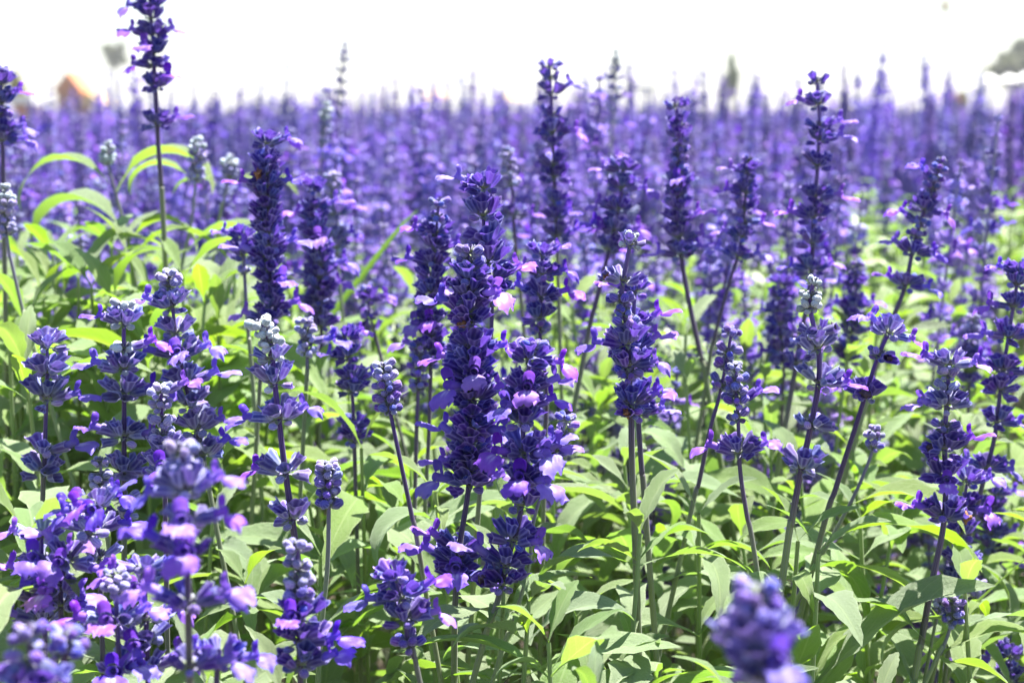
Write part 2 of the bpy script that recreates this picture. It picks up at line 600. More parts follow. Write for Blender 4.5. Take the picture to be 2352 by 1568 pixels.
def node_shape(rng):
    """short stalks and small bracts of one whorl, round the stem (local Z is the stem)"""
    mb = MB()
    for k in range(9):
        a = 2 * PI * k / 9 + rng.uniform(-.2, .2)
        el = rng.uniform(R(20), R(60))
        pts = []
        for i in range(3):
            u = i / 2
            c = Vector((0.0006 + 0.0042 * u * math.cos(el), 0, 0.0034 * u * math.sin(el)))
            for j in range(5):
                b = 2 * PI * j / 5
                pts.append(Matrix.Rotation(a, 3, 'Z') @ (c + Vector((0, math.cos(b), math.sin(b))) * 0.00075))
        mb.grid(pts, 3, 5, wrap=True)
    for k in range(4):
        a = PI / 2 * k + rng.uniform(-.3, .3)
        pts = []
        for i in range(4):
            s = i / 3
            w = 0.0013 * math.sin(PI * (0.25 + 0.75 * s))
            for t in (-1, 0, 1):
                p = Vector((0.0010 + 0.0042 * s, t * w, -0.0010 - 0.0016 * s * s + 0.0004 * abs(t)))
                pts.append(Matrix.Rotation(a, 3, 'Z') @ p)
        mb.grid(pts, 4, 3)
    return mb


rng = random.Random(7)
CALYX_S = [calyx_shape(rng, open_=o) for o in (0.55, 0.75, 0.9, 1.0, 1.1, 1.25)]
BUD_S = [bud_shape(rng) for _ in range(5)]
TINY_S = [bud_shape(rng, 10, 6, 0.0044, 0.0016) for _ in range(3)]
COR_S = [corolla_shape(rng, 1.0, 0.0 if k < 6 else 1.0) for k in range(11)]
DRIED_S = [dried_shape(rng) for _ in range(4)]
NODE_S = [node_shape(rng) for _ in range(3)]
CALYX = [s.mesh('calyx', [M['calyx']]) for s in CALYX_S]
CALYX_LIGHT = [s.mesh('calyx_downy', [M['calyx_light']]) for s in CALYX_S]
BUD = [s.mesh('bud', [M['bud']]) for s in BUD_S]
BUD_PALE = [s.mesh('bud_pale', [M['bud_pale']]) for s in BUD_S]
BUD_WHITE = [s.mesh('bud_white', [M['bud_white']]) for s in BUD_S]
TINY = {k: [s.mesh('tiny_' + k, [M[k]]) for s in TINY_S] for k in ('bud', 'bud_pale', 'bud_white')}
COROLLA = [s.mesh('corolla', [M['petal']]) for s in COR_S]
DRIED = [s.mesh('dried', [M['dried']]) for s in DRIED_S]
NODE = [s.mesh('node', [M['stem_grey']]) for s in NODE_S]

SIDE = {'R': 0, 'r': -45, 'F': -90, 'l': -135, 'L': 180, 'q': 45, 'p': 135, 'B': 90}


def whorl_items(rng, kind, sides, tone='dark'):
    """what stands in one whorl: (piece, azimuth, elevation, roll, scale, height)"""
    items = []
    jit = lambda s: rng.uniform(-s, s)
    a0 = rng.uniform(0, 2 * PI)
    if kind == 't':                                   # tip: tiny closed buds
        for k in range(7):
            items.append(('tiny', a0 + k * 0.9 + jit(.2), R(rng.uniform(15, 60)), 0, rng.uniform(.75, 1.1), jit(.0012)))
    elif kind == 'b':                                 # closed buds
        n = rng.choice((5, 6, 6))
        for k in range(n):
            items.append(('bud', a0 + 2 * PI * k / n + jit(.25), R(rng.uniform(5, 42)), jit(1), rng.uniform(.68, 1.02), jit(.0016)))
        for k in range(2):
            items.append(('tiny', a0 + 3 * k + jit(.4), R(rng.uniform(-25, 5)), 0, rng.uniform(.8, 1.1), -.002))
    elif kind == 's':                                 # slender whorl
        for k in range(3):
            items.append(('calyx', a0 + 2 * PI * k / 3 + jit(.3), R(rng.uniform(25, 60)), jit(.5), rng.uniform(.7, .95), jit(.001)))
        for k in range(2):
            items.append(('bud', a0 + .8 + PI * k + jit(.3), R(rng.uniform(0, 30)), 0, rng.uniform(.6, .85), -.001))
    else:                                             # full whorl of open calyces
        n = rng.choice((5, 5, 6))
        for k in range(n):
            items.append(('calyx', a0 + 2 * PI * k / n + jit(.22), R(rng.uniform(28, 66)), jit(.35), rng.uniform(.8, 1.08), .0012 + jit(.0015)))
        for k in range(3):
            items.append((rng.choice(('bud', 'bud', 'calyx')), a0 + .5 + 2 * PI * k / 3 + jit(.3), R(rng.uniform(-12, 18)), jit(.5), rng.uniform(.55, .9), -.0022 + jit(.001)))
    for s in sides:
        if s in 'DX':                                 # a withered flower
            a = rng.choice((R(-25), R(-155), R(-70), R(-110)))
            items.append(('calyx', a, R(10 + jit(8)), 0, 1.0, 0))
            if rng.random() < .6: items.append(('dried', a, R(10), jit(1.5), rng.uniform(.5, .85), 0))
        else:
            a = R(SIDE[s]) + jit(.22)
            el = R(rng.uniform(6, 34))
            items.append(('calyx', a, el, 0, 1.0, 0))
            items.append(('flower', a, el, jit(.12), rng.uniform(.88, 1.14), 0))
    return items


def piece_mesh(rng, what, tone, az=0.0):
    if what == 'calyx':
        return rng.choice(CALYX_LIGHT if tone in ('light', 'white') else CALYX), 'calyx'
    if what == 'bud':
        return rng.choice({'dark': BUD, 'mid': BUD, 'light': BUD_PALE, 'white': BUD_WHITE}[tone]), 'bud'
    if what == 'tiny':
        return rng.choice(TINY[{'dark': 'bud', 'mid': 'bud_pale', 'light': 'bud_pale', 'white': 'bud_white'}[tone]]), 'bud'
    if what == 'flower':
        return rng.choice(COROLLA[6:] if math.sin(az) < -0.45 else COROLLA[:6]), 'flower'
    return rng.choice(DRIED), 'withered_flower'


def stem_mesh(pts, r0, r1, mat, ns=16, name='stem'):
    """square grooved stem along the world points pts"""
    mb = MB()
    n = len(pts)
    out = []
    for i, p in enumerate(pts):
        d = (pts[min(i + 1, n - 1)] - pts[max(i - 1, 0)]).normalized()
        q = UP.rotation_difference(d)
        r = r0 + (r1 - r0) * (i / (n - 1))
        for j in range(ns):
            a = 2 * PI * j / ns + 0.4
            rr = r * (1 + 0.07 * math.cos(4 * a) - 0.05 * (1 if (j % (max(ns // 4, 1)) == 0) else 0))
            out.append(p + q @ Vector((math.cos(a) * rr, math.sin(a) * rr, 0)))
    mb.grid(out, n, ns, wrap=True)
    return mb.mesh(name, [mat])


def catmull(P, per=6):
    out = []
    n = len(P)
    for i in range(n - 1):
        p0, p1, p2, p3 = P[max(i - 1, 0)], P[i], P[i + 1], P[min(i + 2, n - 1)]
        for k in range(per):
            t = k / per
            out.append(0.5 * ((2 * p1) + (p2 - p0) * t + (2 * p0 - 5 * p1 + 4 * p2 - p3) * t * t + (3 * p1 - p0 - 3 * p2 + p3) * t * t * t))
    out.append(P[-1].copy())
    return out


# ------------------------------------------------------------------ leaves
def leaf_shape(rng, arch, nu=15, nv=7, wide=None):
    """a lance-shaped sage leaf of unit length that leaves along +X and arches down by arch radians"""
    mb = MB()
    pts = []
    w0 = wide or rng.uniform(0.092, 0.138)
    fold = rng.uniform(0.22, 0.7)
    twist = rng.uniform(-0.5, 0.5)
    side = rng.uniform(-0.5, 0.5)
    wav = rng.uniform(0.0, 0.05)
    ph = rng.uniform(0, 6)
    p = Vector((0, 0, 0))
    for i in range(nu):
        s = i / (nu - 1)
        ang = -arch * s ** 1.3
        yaw = side * s
        d = Vector((math.cos(ang) * math.cos(yaw), math.sin(yaw) * math.cos(ang), math.sin(ang)))
        if i:
            p = p + d / (nu - 1)
        sd = Vector((-math.sin(yaw), math.cos(yaw), 0))
        nr = d.cross(sd)
        q = Quaternion(d, twist * s)
        sd, nr2 = q @ sd, q @ nr
        w = w0 * lerp_table([(0, 0.10), (0.16, 0.14), (0.30, 0.72), (0.48, 1.0), (0.72, 0.74), (0.9, 0.32), (1, 0.02)], s)
        for j in range(nv):
            t = -1 + 2 * j / (nv - 1)
            ser = 1 + (0.07 * ((i % 2) * 2 - 1) if abs(t) > 0.99 and 0.35 < s < 0.95 else 0)
            up = fold * w * abs(t) - 0.22 * fold * w * t * t + wav * math.sin(9 * s + ph + (0 if t > 0 else 1.7)) * abs(t) * w / w0
            pts.append(p + sd * (t * w * ser * math.cos(fold * .6)) + nr2 * up)
    mb.grid(pts, nu, nv)
    return mb


rng = random.Random(21)
ARCHES = [0.25, 0.45, 0.6, 0.8, 0.95, 1.1, 1.3, 1.5, 1.75, 2.1, 2.5, 2.8]
LEAF_S = [leaf_shape(rng, a * rng.uniform(.9, 1.1)) for a in ARCHES for _ in range(2)]
LEAF = [s.mesh('leaf', [M['leaf']]) for s in LEAF_S]
LEAF_Y = [s.mesh('leaf_young', [M['leaf_young']]) for s in LEAF_S]


def put_leaf(parent, base, p, az, el, length, rng, arch=None, young=False):
    """p in the parent's own frame (an unrotated thing at base)"""
    pool = LEAF_Y if young else LEAF
    if arch is None:
        k = rng.randrange(4, 21)
    else:
        k = min(range(len(ARCHES)), key=lambda i: abs(ARCHES[i] - arch)) * 2 + rng.randrange(2)
    return link('leaf', pool[k], parent, p - base, (rng.uniform(-.35, .35), -el, az), length)


# ------------------------------------------------------------------ ground
mb = MB()
N = 40
xs = [-400, -150, -60, -20] + [-8 + 16 * i / 14 for i in range(15)] + [20, 60, 150, 400]
ys = [-30, -4] + [-1 + 9 * i / 12 for i in range(13)] + [12, 20, 40, 90, 180, 400]
pts = []
for y in ys:
    for x in xs:
        pts.append((x, y, 0.012 * math.sin(3.1 * x + y) * math.sin(2.3 * y) if abs(x) < 9 and y < 9 else 0))
mb.grid([pts[i * len(xs) + j] for i in range(len(ys)) for j in range(len(xs))], len(ys), len(xs))
g = link('ground', mb.mesh('ground', [M['soil']]))
tag(g, kind='structure')

# ------------------------------------------------------------------ the flowering plants in front
HERO_GROUP = 'sharp and near sage spikes'
LANDMARK = []      # (short phrase, x, Y) of the plants that others are described by
SHORT = {1: 'the spike with curled brown flowers',
         2: 'the many-flowered spike',
         5: 'the thick violet spike',
         7: 'the pale nodding bud head',
         8: 'the bare curved purple stalk',
         9: 'the round lavender bud head',
         10: 'the spike with thin bent tip',
         12: 'the small blue-purple bud spike',
         13: 'the outward-leaning bud spike',
         14: 'the spike with whitish broken tip',
         15: 'the ragged lilac-tipped spike',
         17: 'the thick striped stalk',
         22: 'the short conical spike',
         23: 'the spike with small pale tip',
         24: 'the fat-budded lavender spike',
         27: 'the large soft-edged spike',
         28: 'the pink-lilac fronted spike',
         29: 'the large pale lilac flowers',
         35: 'the two broad blue-violet lips',
         36: 'the completely blurred tip',
         37: 'the tall sparse spike',
         39: 'the slanting mauve stalk',
         41: 'the grey-lavender bud cone',
         43: 'the dense navy column',
         45: 'the spike with orange withered specks',
         49: 'the dark spike in shade',
         53: 'the dark spike with orange withered flowers',
         55: 'the thin grey-lilac spike',
         56: 'the lilac-flowered slanting spike',
         57: 'the spike with withered hook',
         58: 'the slanting two-whorled spike',
         59: 'the tallest wide-gapped spike',
         60: 'the leaning round-budded spike',
         61: 'the many-whorled edge spike',
         64: 'the purple spike over yellow leaves',
         66: 'the pale spike at the dark gap'}


def parse(spec):
    """'t640-660/2 c720 f820LR' -> [(kind, y, sides)]; f is an open whorl with flowers"""
    out = []
    for tok in spec.split():
        kind, rest = tok[0], tok[1:]
        k = 0
        while k < len(rest) and (rest[k].isdigit() or rest[k] in '-/.'):
            k += 1
        num, sides = rest[:k], rest[k:]
        if '/' in num:
            rr, n = num.split('/')
            a, b = rr.split('-')
            a, b, n = float(a), float(b), int(n)
            for i in range(n):
                out.append((kind, a + (b - a) * i / max(1, n - 1), [sides[i]] if i < len(sides) and sides[i] != '.' else []))
        else:
            out.append((kind, float(num), list(sides)))
    return out


def thin(wh, Y, size, close=0.9):
    """whorls keep their natural distance along the stem"""
    out = []
    for kind, y, sides in sorted(wh, key=lambda w: w[1]):
        gap = {'t': 0.0032, 'b': 0.0044, 's': 0.0075}.get(kind, 0.0078) * size * FPX / Y
        if out and y - out[-1][1] < gap * close:
            k0, y0, s0 = out[-1]
            out[-1] = (k0 if k0 in 'cf' else kind, y0, s0 + sides)
        else:
            out.append((kind, y, sides))
    return out


def hero(label, axis, Y, spec, tone='dark', size=1.0, stem='stem_purple', seed=0, tiptone=None, r=0.00135, leaves=(), lean=0.0, group=None, close=0.9):
    """axis: picture points from the tip downwards; the plant stands Y metres away on the ground"""
    rng = random.Random(seed * 31 + 5)
    size *= 0.93 if Y < 0.8 else 0.84
    P = [at(x, y, Y + lean * i) for i, (x, y) in enumerate(axis)]
    low = P[-1]
    d = (P[-1] - P[-2]).normalized()
    slope = d.x / max(0.5, -d.z)
    foot = Vector((low.x + slope * low.z * 0.62, low.y, 0.0))
    mid = Vector((low.x + slope * low.z * 0.42, low.y, low.z * 0.5))
    P += [mid, foot]
    line = catmull(P, 7)
    base = foot.copy()
    root = link('sage_plant', None, None, base)
    tag(root, label, 'flower', group or HERO_GROUP)
    if seed in SHORT:
        LANDMARK.append((SHORT[seed], P[0].x, Y))
    up = [p - base for p in reversed(line)]
    link('stem', stem_mesh(up, r * 0.98, r * 0.5, M[stem]), root)
    # picture height of each sample of the line
    ys = []
    for p in line:
        v = p - Vector((0, 0, CAM_H))
        ys.append(784 - FPX * v.dot(_cup) / v.dot(_fwd))
    wh = thin(parse(spec), Y, size, close)
    ymin = min(w[1] for w in wh)
    ymax = max(w[1] for w in wh) + 1
    for kind, y, sides in wh:
        i = min(range(len(ys)), key=lambda k: abs(ys[k] - y))
        if y > ys[i] and i + 1 < len(ys):
            t = (y - ys[i]) / max(1e-6, ys[i + 1] - ys[i]); c = line[i].lerp(line[i + 1], t)
        elif y < ys[i] and i > 0:
            t = (ys[i] - y) / max(1e-6, ys[i] - ys[i - 1]); c = line[i].lerp(line[i - 1], t)
        else:
            c = line[i]
        ax = (line[max(i - 2, 0)] - line[min(i + 2, len(line) - 1)]).normalized()
        q = UP.rotation_difference(ax)
        u = (y - ymin) / (ymax - ymin)
        tn = tiptone if (tiptone and u < 0.34) else tone
        sc = size * (0.86 + 0.14 * min(1, u * 2.5))
        w = link('flower_whorl', rng.choice(NODE), root, c - base, q.to_euler(), sc)
        for what, az, el, roll, s, dz in whorl_items(rng, kind, sides):
            me, nm = piece_mesh(rng, what, tn, az)
            rr = {'tiny': 0.0011, 'bud': 0.0022}.get(what, 0.0028)
            link(nm, me, w, (math.cos(az) * rr, math.sin(az) * rr, dz), (roll, -el, az), s)
    for (x, y, az, el, ln, arch, yg) in leaves:
        put_leaf(root, base, at(x, y, Y), R(az), R(el), ln, rng, arch, yg)
    return root


H = hero
# --- the sharp row
H('dense dark indigo sage spike with two curled brown withered flowers on it', [(1080, 560), (1078, 700), (1085, 850), (1085, 1000), (1075, 1130), (1055, 1260), (1045, 1400), (1043, 1560)], 0.69,
  'b578 b604 c640X c676Dr f716L c742X f800R c826L f856F c886l f915R c950 f985r c1016L c1046D f1080L c1108R f1132l s1258L f1290LF s1318r', 'dark', 1.12, 'stem_purple', 1, tiptone='mid', r=0.0016, close=0.6)
H('sage spike with many open lilac flowers and a hooked orange withered petal', [(1225, 780), (1212, 860), (1200, 960), (1205, 1060), (1195, 1180), (1165, 1290), (1140, 1390), (1085, 1568)], 0.665,
  'b795 b825R c855D f890RF f930lR b965 c1000 f1040Rr f1075lR f1105Fr c1160 c1190 f1240r f1300L c1340 c1365D', 'dark', 1.08, 'stem_purple', 2, tiptone='mid', r=0.0015)
H('side branch of closed lavender buds beside the many-flowered sage spike', [(1305, 955), (1285, 1010), (1262, 1080), (1225, 1200), (1215, 1300), (1175, 1440), (1130, 1568)], 0.675, 'b965 b1000 b1035', 'mid', 0.95, 'stem_grey', 3, r=0.0011)
H('indigo sage spike with spreading flower on its tip and a black withered one', [(1112, 405), (1110, 500), (1120, 600), (1130, 700), (1120, 900), (1105, 1100), (1090, 1300)], 0.75,
  'f432LX c462 b495 c530 c560 c600 c640R c690X', 'dark', 1.12, 'stem_purple', 4)
H('thick violet sage spike standing close behind the withered-petal spike', [(1010, 450), (1000, 550), (990, 680), (990, 820), (985, 1000), (975, 1200)], 0.84,
  'b468 b500 c535L c570R f605L c640 f672r c705 f740lF c775 f805L c835', 'dark', 1.1, 'stem_purple', 5, tiptone='mid', close=0.72)
H('open sage spike with pale pink-lilac lips fanning out near its tip', [(1245, 575), (1245, 650), (1240, 760), (1255, 900), (1250, 1100)], 0.80,
  'b585 f605R b630L f650R c680 f700LR c730 b755', 'dark', 1.02, 'stem_purple', 6, tiptone='mid')
H('pale grey-blue nodding bud head above wide-spaced flared whorls and two spread flowers', [(600, 745), (622, 790), (628, 850), (640, 960), (655, 1080), (672, 1200), (685, 1300), (690, 1420)], 0.675,
  't740 t748 b756 b766 b777 b788 b800 s825 c880 c900 f960LR c985 f1085L c1105 c1190 b1205', 'light', 1.05, 'stem_purple', 7, tiptone='white', r=0.0018)
H('single lavender bud head on a long bare curved purple stalk', [(880, 835), (888, 900), (898, 955), (920, 1060), (945, 1180), (975, 1340)], 0.70, 'b845 b868 b892 b915 b938', 'mid', 1.0, 'stem_purple', 8, tiptone='light', r=0.0013)
H('round lavender bud head on a straight stalk with a pair of pale leaves', [(752, 1065), (755, 1120), (755, 1180), (752, 1300), (738, 1440), (730, 1568)], 0.69, 'b1072 b1092 b1115 b1135 b1155', 'mid', 1.0, 'stem_grey', 9, tiptone='light', r=0.0014,
  leaves=[(740, 1440, -10, 45, .055, 1.1, True), (740, 1440, 170, 40, .05, 1.1, False), (742, 1445, 20, 50, .06, 1.3, False)])
H('slender sage spike with a thin bent tip over round purple bud whorls', [(1452, 540), (1440, 600), (1428, 680), (1440, 760), (1445, 870), (1450, 960), (1452, 1080), (1462, 1330)], 0.71,
  't548 t562 s590 s645D s670X b690 t718 t730 b748 b768 b790 c815L c840R b862 f925R b945D', 'dark', 1.0, 'stem_purple', 10, tiptone='white', r=0.0017)
H('dark sage spike twinned on a thick stalk behind the thin bent tip', [(1460, 640), (1455, 750), (1462, 850), (1466, 960), (1474, 1080), (1486, 1220)], 0.735, 'c668L c745R f800R c842D f912R c950R', 'dark', 0.95, 'stem_purple', 11, r=0.0016)
H('small blue-purple bud spike over one whorl of dark drooping flowers', [(1690, 838), (1692, 900), (1697, 1000), (1700, 1080), (1715, 1180), (1745, 1350)], 0.70, 't846 t858 b872 b895 b920R b958 f1040LR', 'dark', 0.95, 'stem_purple', 12, tiptone='mid', r=0.0013)
H('bud spike leaning outwards on a long grey-purple diagonal stalk', [(1682, 755), (1670, 820), (1655, 900), (1630, 990), (1605, 1110), (1575, 1230)], 0.77, 't763 b780 b810 b840 b885', 'mid', 1.0, 'stem_purple', 13, tiptone='mid', r=0.0014)
H('sage spike with whitish broken tip and wide-spaced small whorls', [(1872, 640), (1860, 700), (1880, 800), (1880, 880), (1862, 980), (1838, 1090), (1818, 1200), (1800, 1310)], 0.70,
  't650 b680 b705 s765X c800 f880R s900 s975X c1075', 'light', 1.0, 'stem_purple', 14, tiptone='white', r=0.0018)
H('sage spike tipped with ragged lilac flowers over one dark whorl on diagonal stalk', [(2050, 750), (2020, 810), (1990, 900), (1965, 980), (1920, 1120), (1870, 1290)], 0.73, 'b765 f790LR b815X f905LX c920', 'dark', 1.0, 'stem_purple', 15, tiptone='light', r=0.0016)
H('tiny pale bud head with leafy arching stalk', [(2010, 978), (2005, 1030), (1975, 1110), (1940, 1180), (1890, 1270), (1850, 1340)], 0.75, 't985 t998 b1010 b1025', 'mid', 0.8, 'stem_grey', 16, tiptone='light', r=0.0013,
  leaves=[(1945, 1165, -20, 35, .065, 1.7, True), (1945, 1165, 160, 30, .03, 1.1, False), (1920, 1230, 10, 20, .08, 1.3, True), (1920, 1230, 175, 30, .055, 1.5, True), (1885, 1285, -30, 5, .075, 1.1, False)])
H('upright sage spike with a lilac cluster at its tip on a thick striped stalk', [(2182, 825), (2175, 920), (2170, 1020), (2172, 1130), (2165, 1220), (2140, 1340), (2115, 1480), (2098, 1568)], 0.72,
  'f838LR b860 b890 f930L c955X b980 c1030R s1050D f1095F c1115X c1185L c1205X', 'dark', 1.02, 'stem_purple', 17, tiptone='light', r=0.0019)
H('dark bare-whorled sage spike half hidden behind the thick striped stalk', [(2225, 1090), (2210, 1180), (2205, 1280), (2195, 1370), (2180, 1480)], 0.78, 'c1105R c1165r c1225 c1290 c1345', 'dark', 1.0, 'stem_purple', 18)
H('pair of tiny round bud clusters low among yellow-green leaves', [(2190, 1365), (2185, 1430), (2160, 1500), (2125, 1568)], 0.72, 't1372 b1388 b1408 b1425', 'mid', 0.85, 'stem_grey', 19, tiptone='mid', r=0.0013,
  leaves=[(2150, 1510, -8, 40, .06, 1.5, True), (2150, 1510, 190, 60, .065, 1.1, False), (2145, 1520, -40, 20, .05, 1.1, True)])
H('tiny grey-blue bud cluster beside a purple one low among leaves', [(2160, 1370), (2150, 1430), (2135, 1500)], 0.74, 't1378 t1392 t1408', 'light', 1.0, 'stem_grey', 20, r=0.0011)
H('small bud cluster on a thin stalk above the low yellow-green leaves', [(2250, 1335), (2240, 1370), (2215, 1440)], 0.82, 't1342 t1356 t1370', 'light', 1.1, 'stem_grey', 21, r=0.0011)
# --- left part
H('short blue-purple conical sage spike with a lone flower far down its stalk', [(108, 775), (108, 860), (105, 960), (102, 1060), (97, 1190)], 0.72, 'c795 c825 c855 c885 c915 c945R s1035R c1082', 'light', 1.08, 'stem_purple', 22, r=0.0014)
H('sage spike with small pale tip and many half-open whorls on a violet stalk', [(287, 698), (284, 780), (285, 900), (285, 1050), (285, 1220)], 0.735,
  't705 b722 b742 f775L b800R f845L c860 f905R c925X f1000L c1020R f1085R c1110D b1150 s1185', 'light', 1.05, 'stem_purple', 23, tiptone='white', r=0.0016)
H('lavender sage spike with fat buds above bright lilac flowers', [(385, 628), (395, 700), (410, 800), (430, 900), (455, 1000), (480, 1120)], 0.755,
  'b638 b658 b680 b705 c738L c765 f815LR c840F f880R c930 f985R c1010 c1045R', 'light', 1.08, 'stem_purple', 24, tiptone='light')
H('short pale bud cluster with one fuzzy flower stretching sideways', [(368, 890), (372, 960), (378, 1060), (380, 1200)], 0.675, 'b900R b930 b965 b1000 c1040 f1080F', 'light', 1.0, 'stem_purple', 25, tiptone='light')
H('small steel-blue bud cone among purple stalks', [(232, 1050), (232, 1110), (240, 1200), (255, 1300)], 0.72, 't1060 b1075 b1097 b1118', 'light', 0.9, 'stem_grey', 26, r=0.0012)
H('large soft-edged sage spike with broad lilac lips spread on both sides', [(415, 1020), (425, 1120), (430, 1240), (432, 1380), (436, 1568)], 0.49,
  't1035 b1055 b1078 b1100 s1128LR c1165 s1195RF s1235 s1272LF s1300 s1385R s1412LR s1530R', 'mid', 1.0, 'stem_purple', 27, tiptone='light', r=0.0014)
H('purple sage spike with pale blurred buds above a pink-lilac front flower', [(682, 1250), (685, 1330), (688, 1420), (690, 1568)], 0.565, 't1258 b1280 b1305 b1335 b1365 b1395 b1420 f1460F f1475R b1525 f1545R', 'mid', 1.0, 'stem_purple', 28, tiptone='light')
H('sage spike of large pale lilac flowers low beside the white-lit leaves', [(215, 1150), (222, 1200), (150, 1300), (140, 1400), (150, 1568)], 0.60, 's1162RLF s1195FL b1225 s1285LF s1310R s1350FL s1390r', 'light', 1.0, 'stem_purple', 29, tiptone='light')
H('lilac flower whorls above a pale stalk low among other spikes', [(205, 1140), (222, 1230), (230, 1330), (235, 1480)], 0.64, 's1150 s1175RF s1215L s1240RF s1280', 'light', 1.0, 'stem_purple', 30)
H('whitish bud cluster crowded against large lilac flowers', [(265, 1320), (268, 1400), (272, 1500), (275, 1600)], 0.57, 't1325 b1336 b1350 b1366 s1425LF s1450R b1490 s1535rF', 'light', 1.0, 'stem_purple', 31, tiptone='light')
H('out-of-focus pale violet bud spike low beside the pale lilac flowers', [(65, 1450), (70, 1510), (75, 1600)], 0.43, 'b1455 b1482 c1510 f1540R c1580', 'mid', 1.0, 'stem_purple', 32, close=0.3)
H('out-of-focus violet bud cluster beside the low pale violet bud spike', [(150, 1460), (150, 1520), (150, 1620)], 0.45, 'b1465 b1492 c1522 c1560R', 'mid', 1.0, 'stem_purple', 33, close=0.3)
H('purple flower cluster low at the foot of the soft-edged spike', [(505, 1490), (500, 1540), (495, 1620)], 0.53, 'f1515LR c1540 f1565R', 'dark', 1.0, 'stem_purple', 34)
H('small sage spike with two broad blue-violet lips over dark shade', [(900, 1310), (925, 1380), (935, 1460), (950, 1510), (968, 1580)], 0.60, 'c1325 b1345 b1372R f1400L c1420 f1452R b1475 b1488', 'dark', 1.0, 'stem_purple', 35, r=0.0012)
H('completely blurred violet sage tip in front of the leafy stems', [(1738, 1360), (1742, 1450), (1745, 1568), (1745, 1660)], 0.365, 'b1365 b1398 b1430 c1470 f1505F c1545 c1590', 'light', 1.05, 'stem_purple', 36, tiptone='mid', close=0.4)
# --- second row, slightly soft
H('tall sparse sage spike rising out of the flowers against white sky', [(340, -60), (345, 10), (352, 120), (358, 220), (362, 310), (370, 420), (378, 560)], 0.98,
  'c-30 f15LR c45 f82LR s105 c125F s150L c200 c212r f285R c296', 'dark', 1.12, 'stem_purple', 37, r=0.0019)
H('sage spike cut off by picture edge with pale buds and pink lips', [(0, 150), (4, 240), (6, 330), (8, 420), (10, 560)], 0.95, 'b165 c195 b215R c240 b262 c300R f325R', 'dark', 1.05, 'stem_purple', 38, r=0.0018)
H('whitish knobbly bud spike on a long slanting mauve stalk', [(12, 425), (15, 540), (35, 640), (62, 750), (78, 800)], 0.88, 't432 b450 b470 b490 b512 b532', 'light', 1.0, 'stem_grey', 39, tiptone='white', r=0.0015)
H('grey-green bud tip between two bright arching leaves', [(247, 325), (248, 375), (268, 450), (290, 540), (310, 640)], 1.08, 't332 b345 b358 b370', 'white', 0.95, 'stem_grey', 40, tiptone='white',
  r=0.0016, leaves=[(266, 440, 190, 62, .095, 2.8, True), (270, 440, -12, 66, .095, 2.8, True), (290, 545, 170, 60, .10, 2.5, False), (295, 560, -20, 55, .075, 2.1, True)])
H('grey-lavender bud cone on a stalk with hooked yellow-green leaves', [(455, 315), (448, 430), (438, 520), (415, 620), (405, 700)], 1.05, 't322 b338 b355 b373 b392 b412', 'light', 1.05, 'stem_grey', 41, tiptone='white', r=0.0016,
  leaves=[(445, 420, 185, 55, .06, 2.8, True), (415, 600, 10, 60, .09, 2.5, True), (415, 600, 190, 50, .085, 2.1, True), (412, 640, -60, 40, .07, 1.7, False)])
H('small grey bud tip on leafy stalk beside the dense navy spike', [(528, 358), (525, 410), (510, 480), (495, 560)], 1.12, 't364 b376 b390 b405', 'light', 1.0, 'stem_grey', 42, tiptone='white', leaves=[(520, 440, -5, 45, .06, 1.7, True), (520, 445, 185, 55, .05, 2.1, True)])
H('dense navy sage column with lilac flowers spreading from its upper half', [(612, 315), (612, 420), (615, 560), (620, 700), (600, 860), (590, 1000)], 0.86,
  'b330R f350R c378 c402D f430RL c455 c482 c510 c538 c565R c592L c620 f650r c678 f705R c735L', 'dark', 1.15, 'stem_purple', 43, close=0.72)
H('thin mauve stalk with bud whorls against the dense navy spike', [(558, 530), (560, 600), (570, 760), (582, 900)], 0.88, 'b545 f565L b585 c605 t625', 'mid', 1.05, 'stem_grey', 44, r=0.0015)
H('violet sage spike thick with half-open flowers and orange withered specks', [(720, 420), (725, 520), (735, 640), (738, 780), (735, 910)], 0.95,
  'b435 f455X c480R f505L c530 f555F c582 f610R c638L c665R f690L c720 c750', 'dark', 1.15, 'stem_purple', 45, tiptone='mid', close=0.72)
H('lavender-grey sage spike crowded behind the thick violet one', [(765, 395), (768, 480), (775, 600), (790, 760)], 1.08, 'b405 b425 b448 b470 f495R b520 c545R c570', 'light', 1.1, 'stem_grey', 46)
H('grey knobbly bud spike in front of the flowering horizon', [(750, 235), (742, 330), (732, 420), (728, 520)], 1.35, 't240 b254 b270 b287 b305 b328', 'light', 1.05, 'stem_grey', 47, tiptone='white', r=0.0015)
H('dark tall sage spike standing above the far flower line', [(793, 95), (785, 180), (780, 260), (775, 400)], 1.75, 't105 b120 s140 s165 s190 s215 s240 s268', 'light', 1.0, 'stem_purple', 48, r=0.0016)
H('dark sage spike of small crowded whorls reaching into shade', [(790, 760), (805, 850), (812, 960), (815, 1060)], 0.83, 'b772R c795 c820 c845L c870R c898 c922 c980 c1012', 'dark', 1.0, 'stem_purple', 49)
H('small pale-topped bud head on straight mauve stalk beside navy column', [(700, 730), (705, 800), (705, 870), (700, 950)], 0.82, 'b740 b762 b785R b808', 'light', 1.0, 'stem_grey', 50, tiptone='light')
H('steel-blue bud head on a dark thin stalk behind sharp spike', [(960, 785), (962, 860), (958, 960), (955, 1060)], 0.83, 'b795 b818 b842 b868 b888', 'mid', 1.0, 'stem_purple', 51)
H('soft purple bud spike with crooked stalk and far-spread buds', [(838, 655), (850, 720), (862, 780), (882, 850)], 0.98, 'b665 b690R f705R b725 s755', 'dark', 1.05, 'stem_purple', 52)
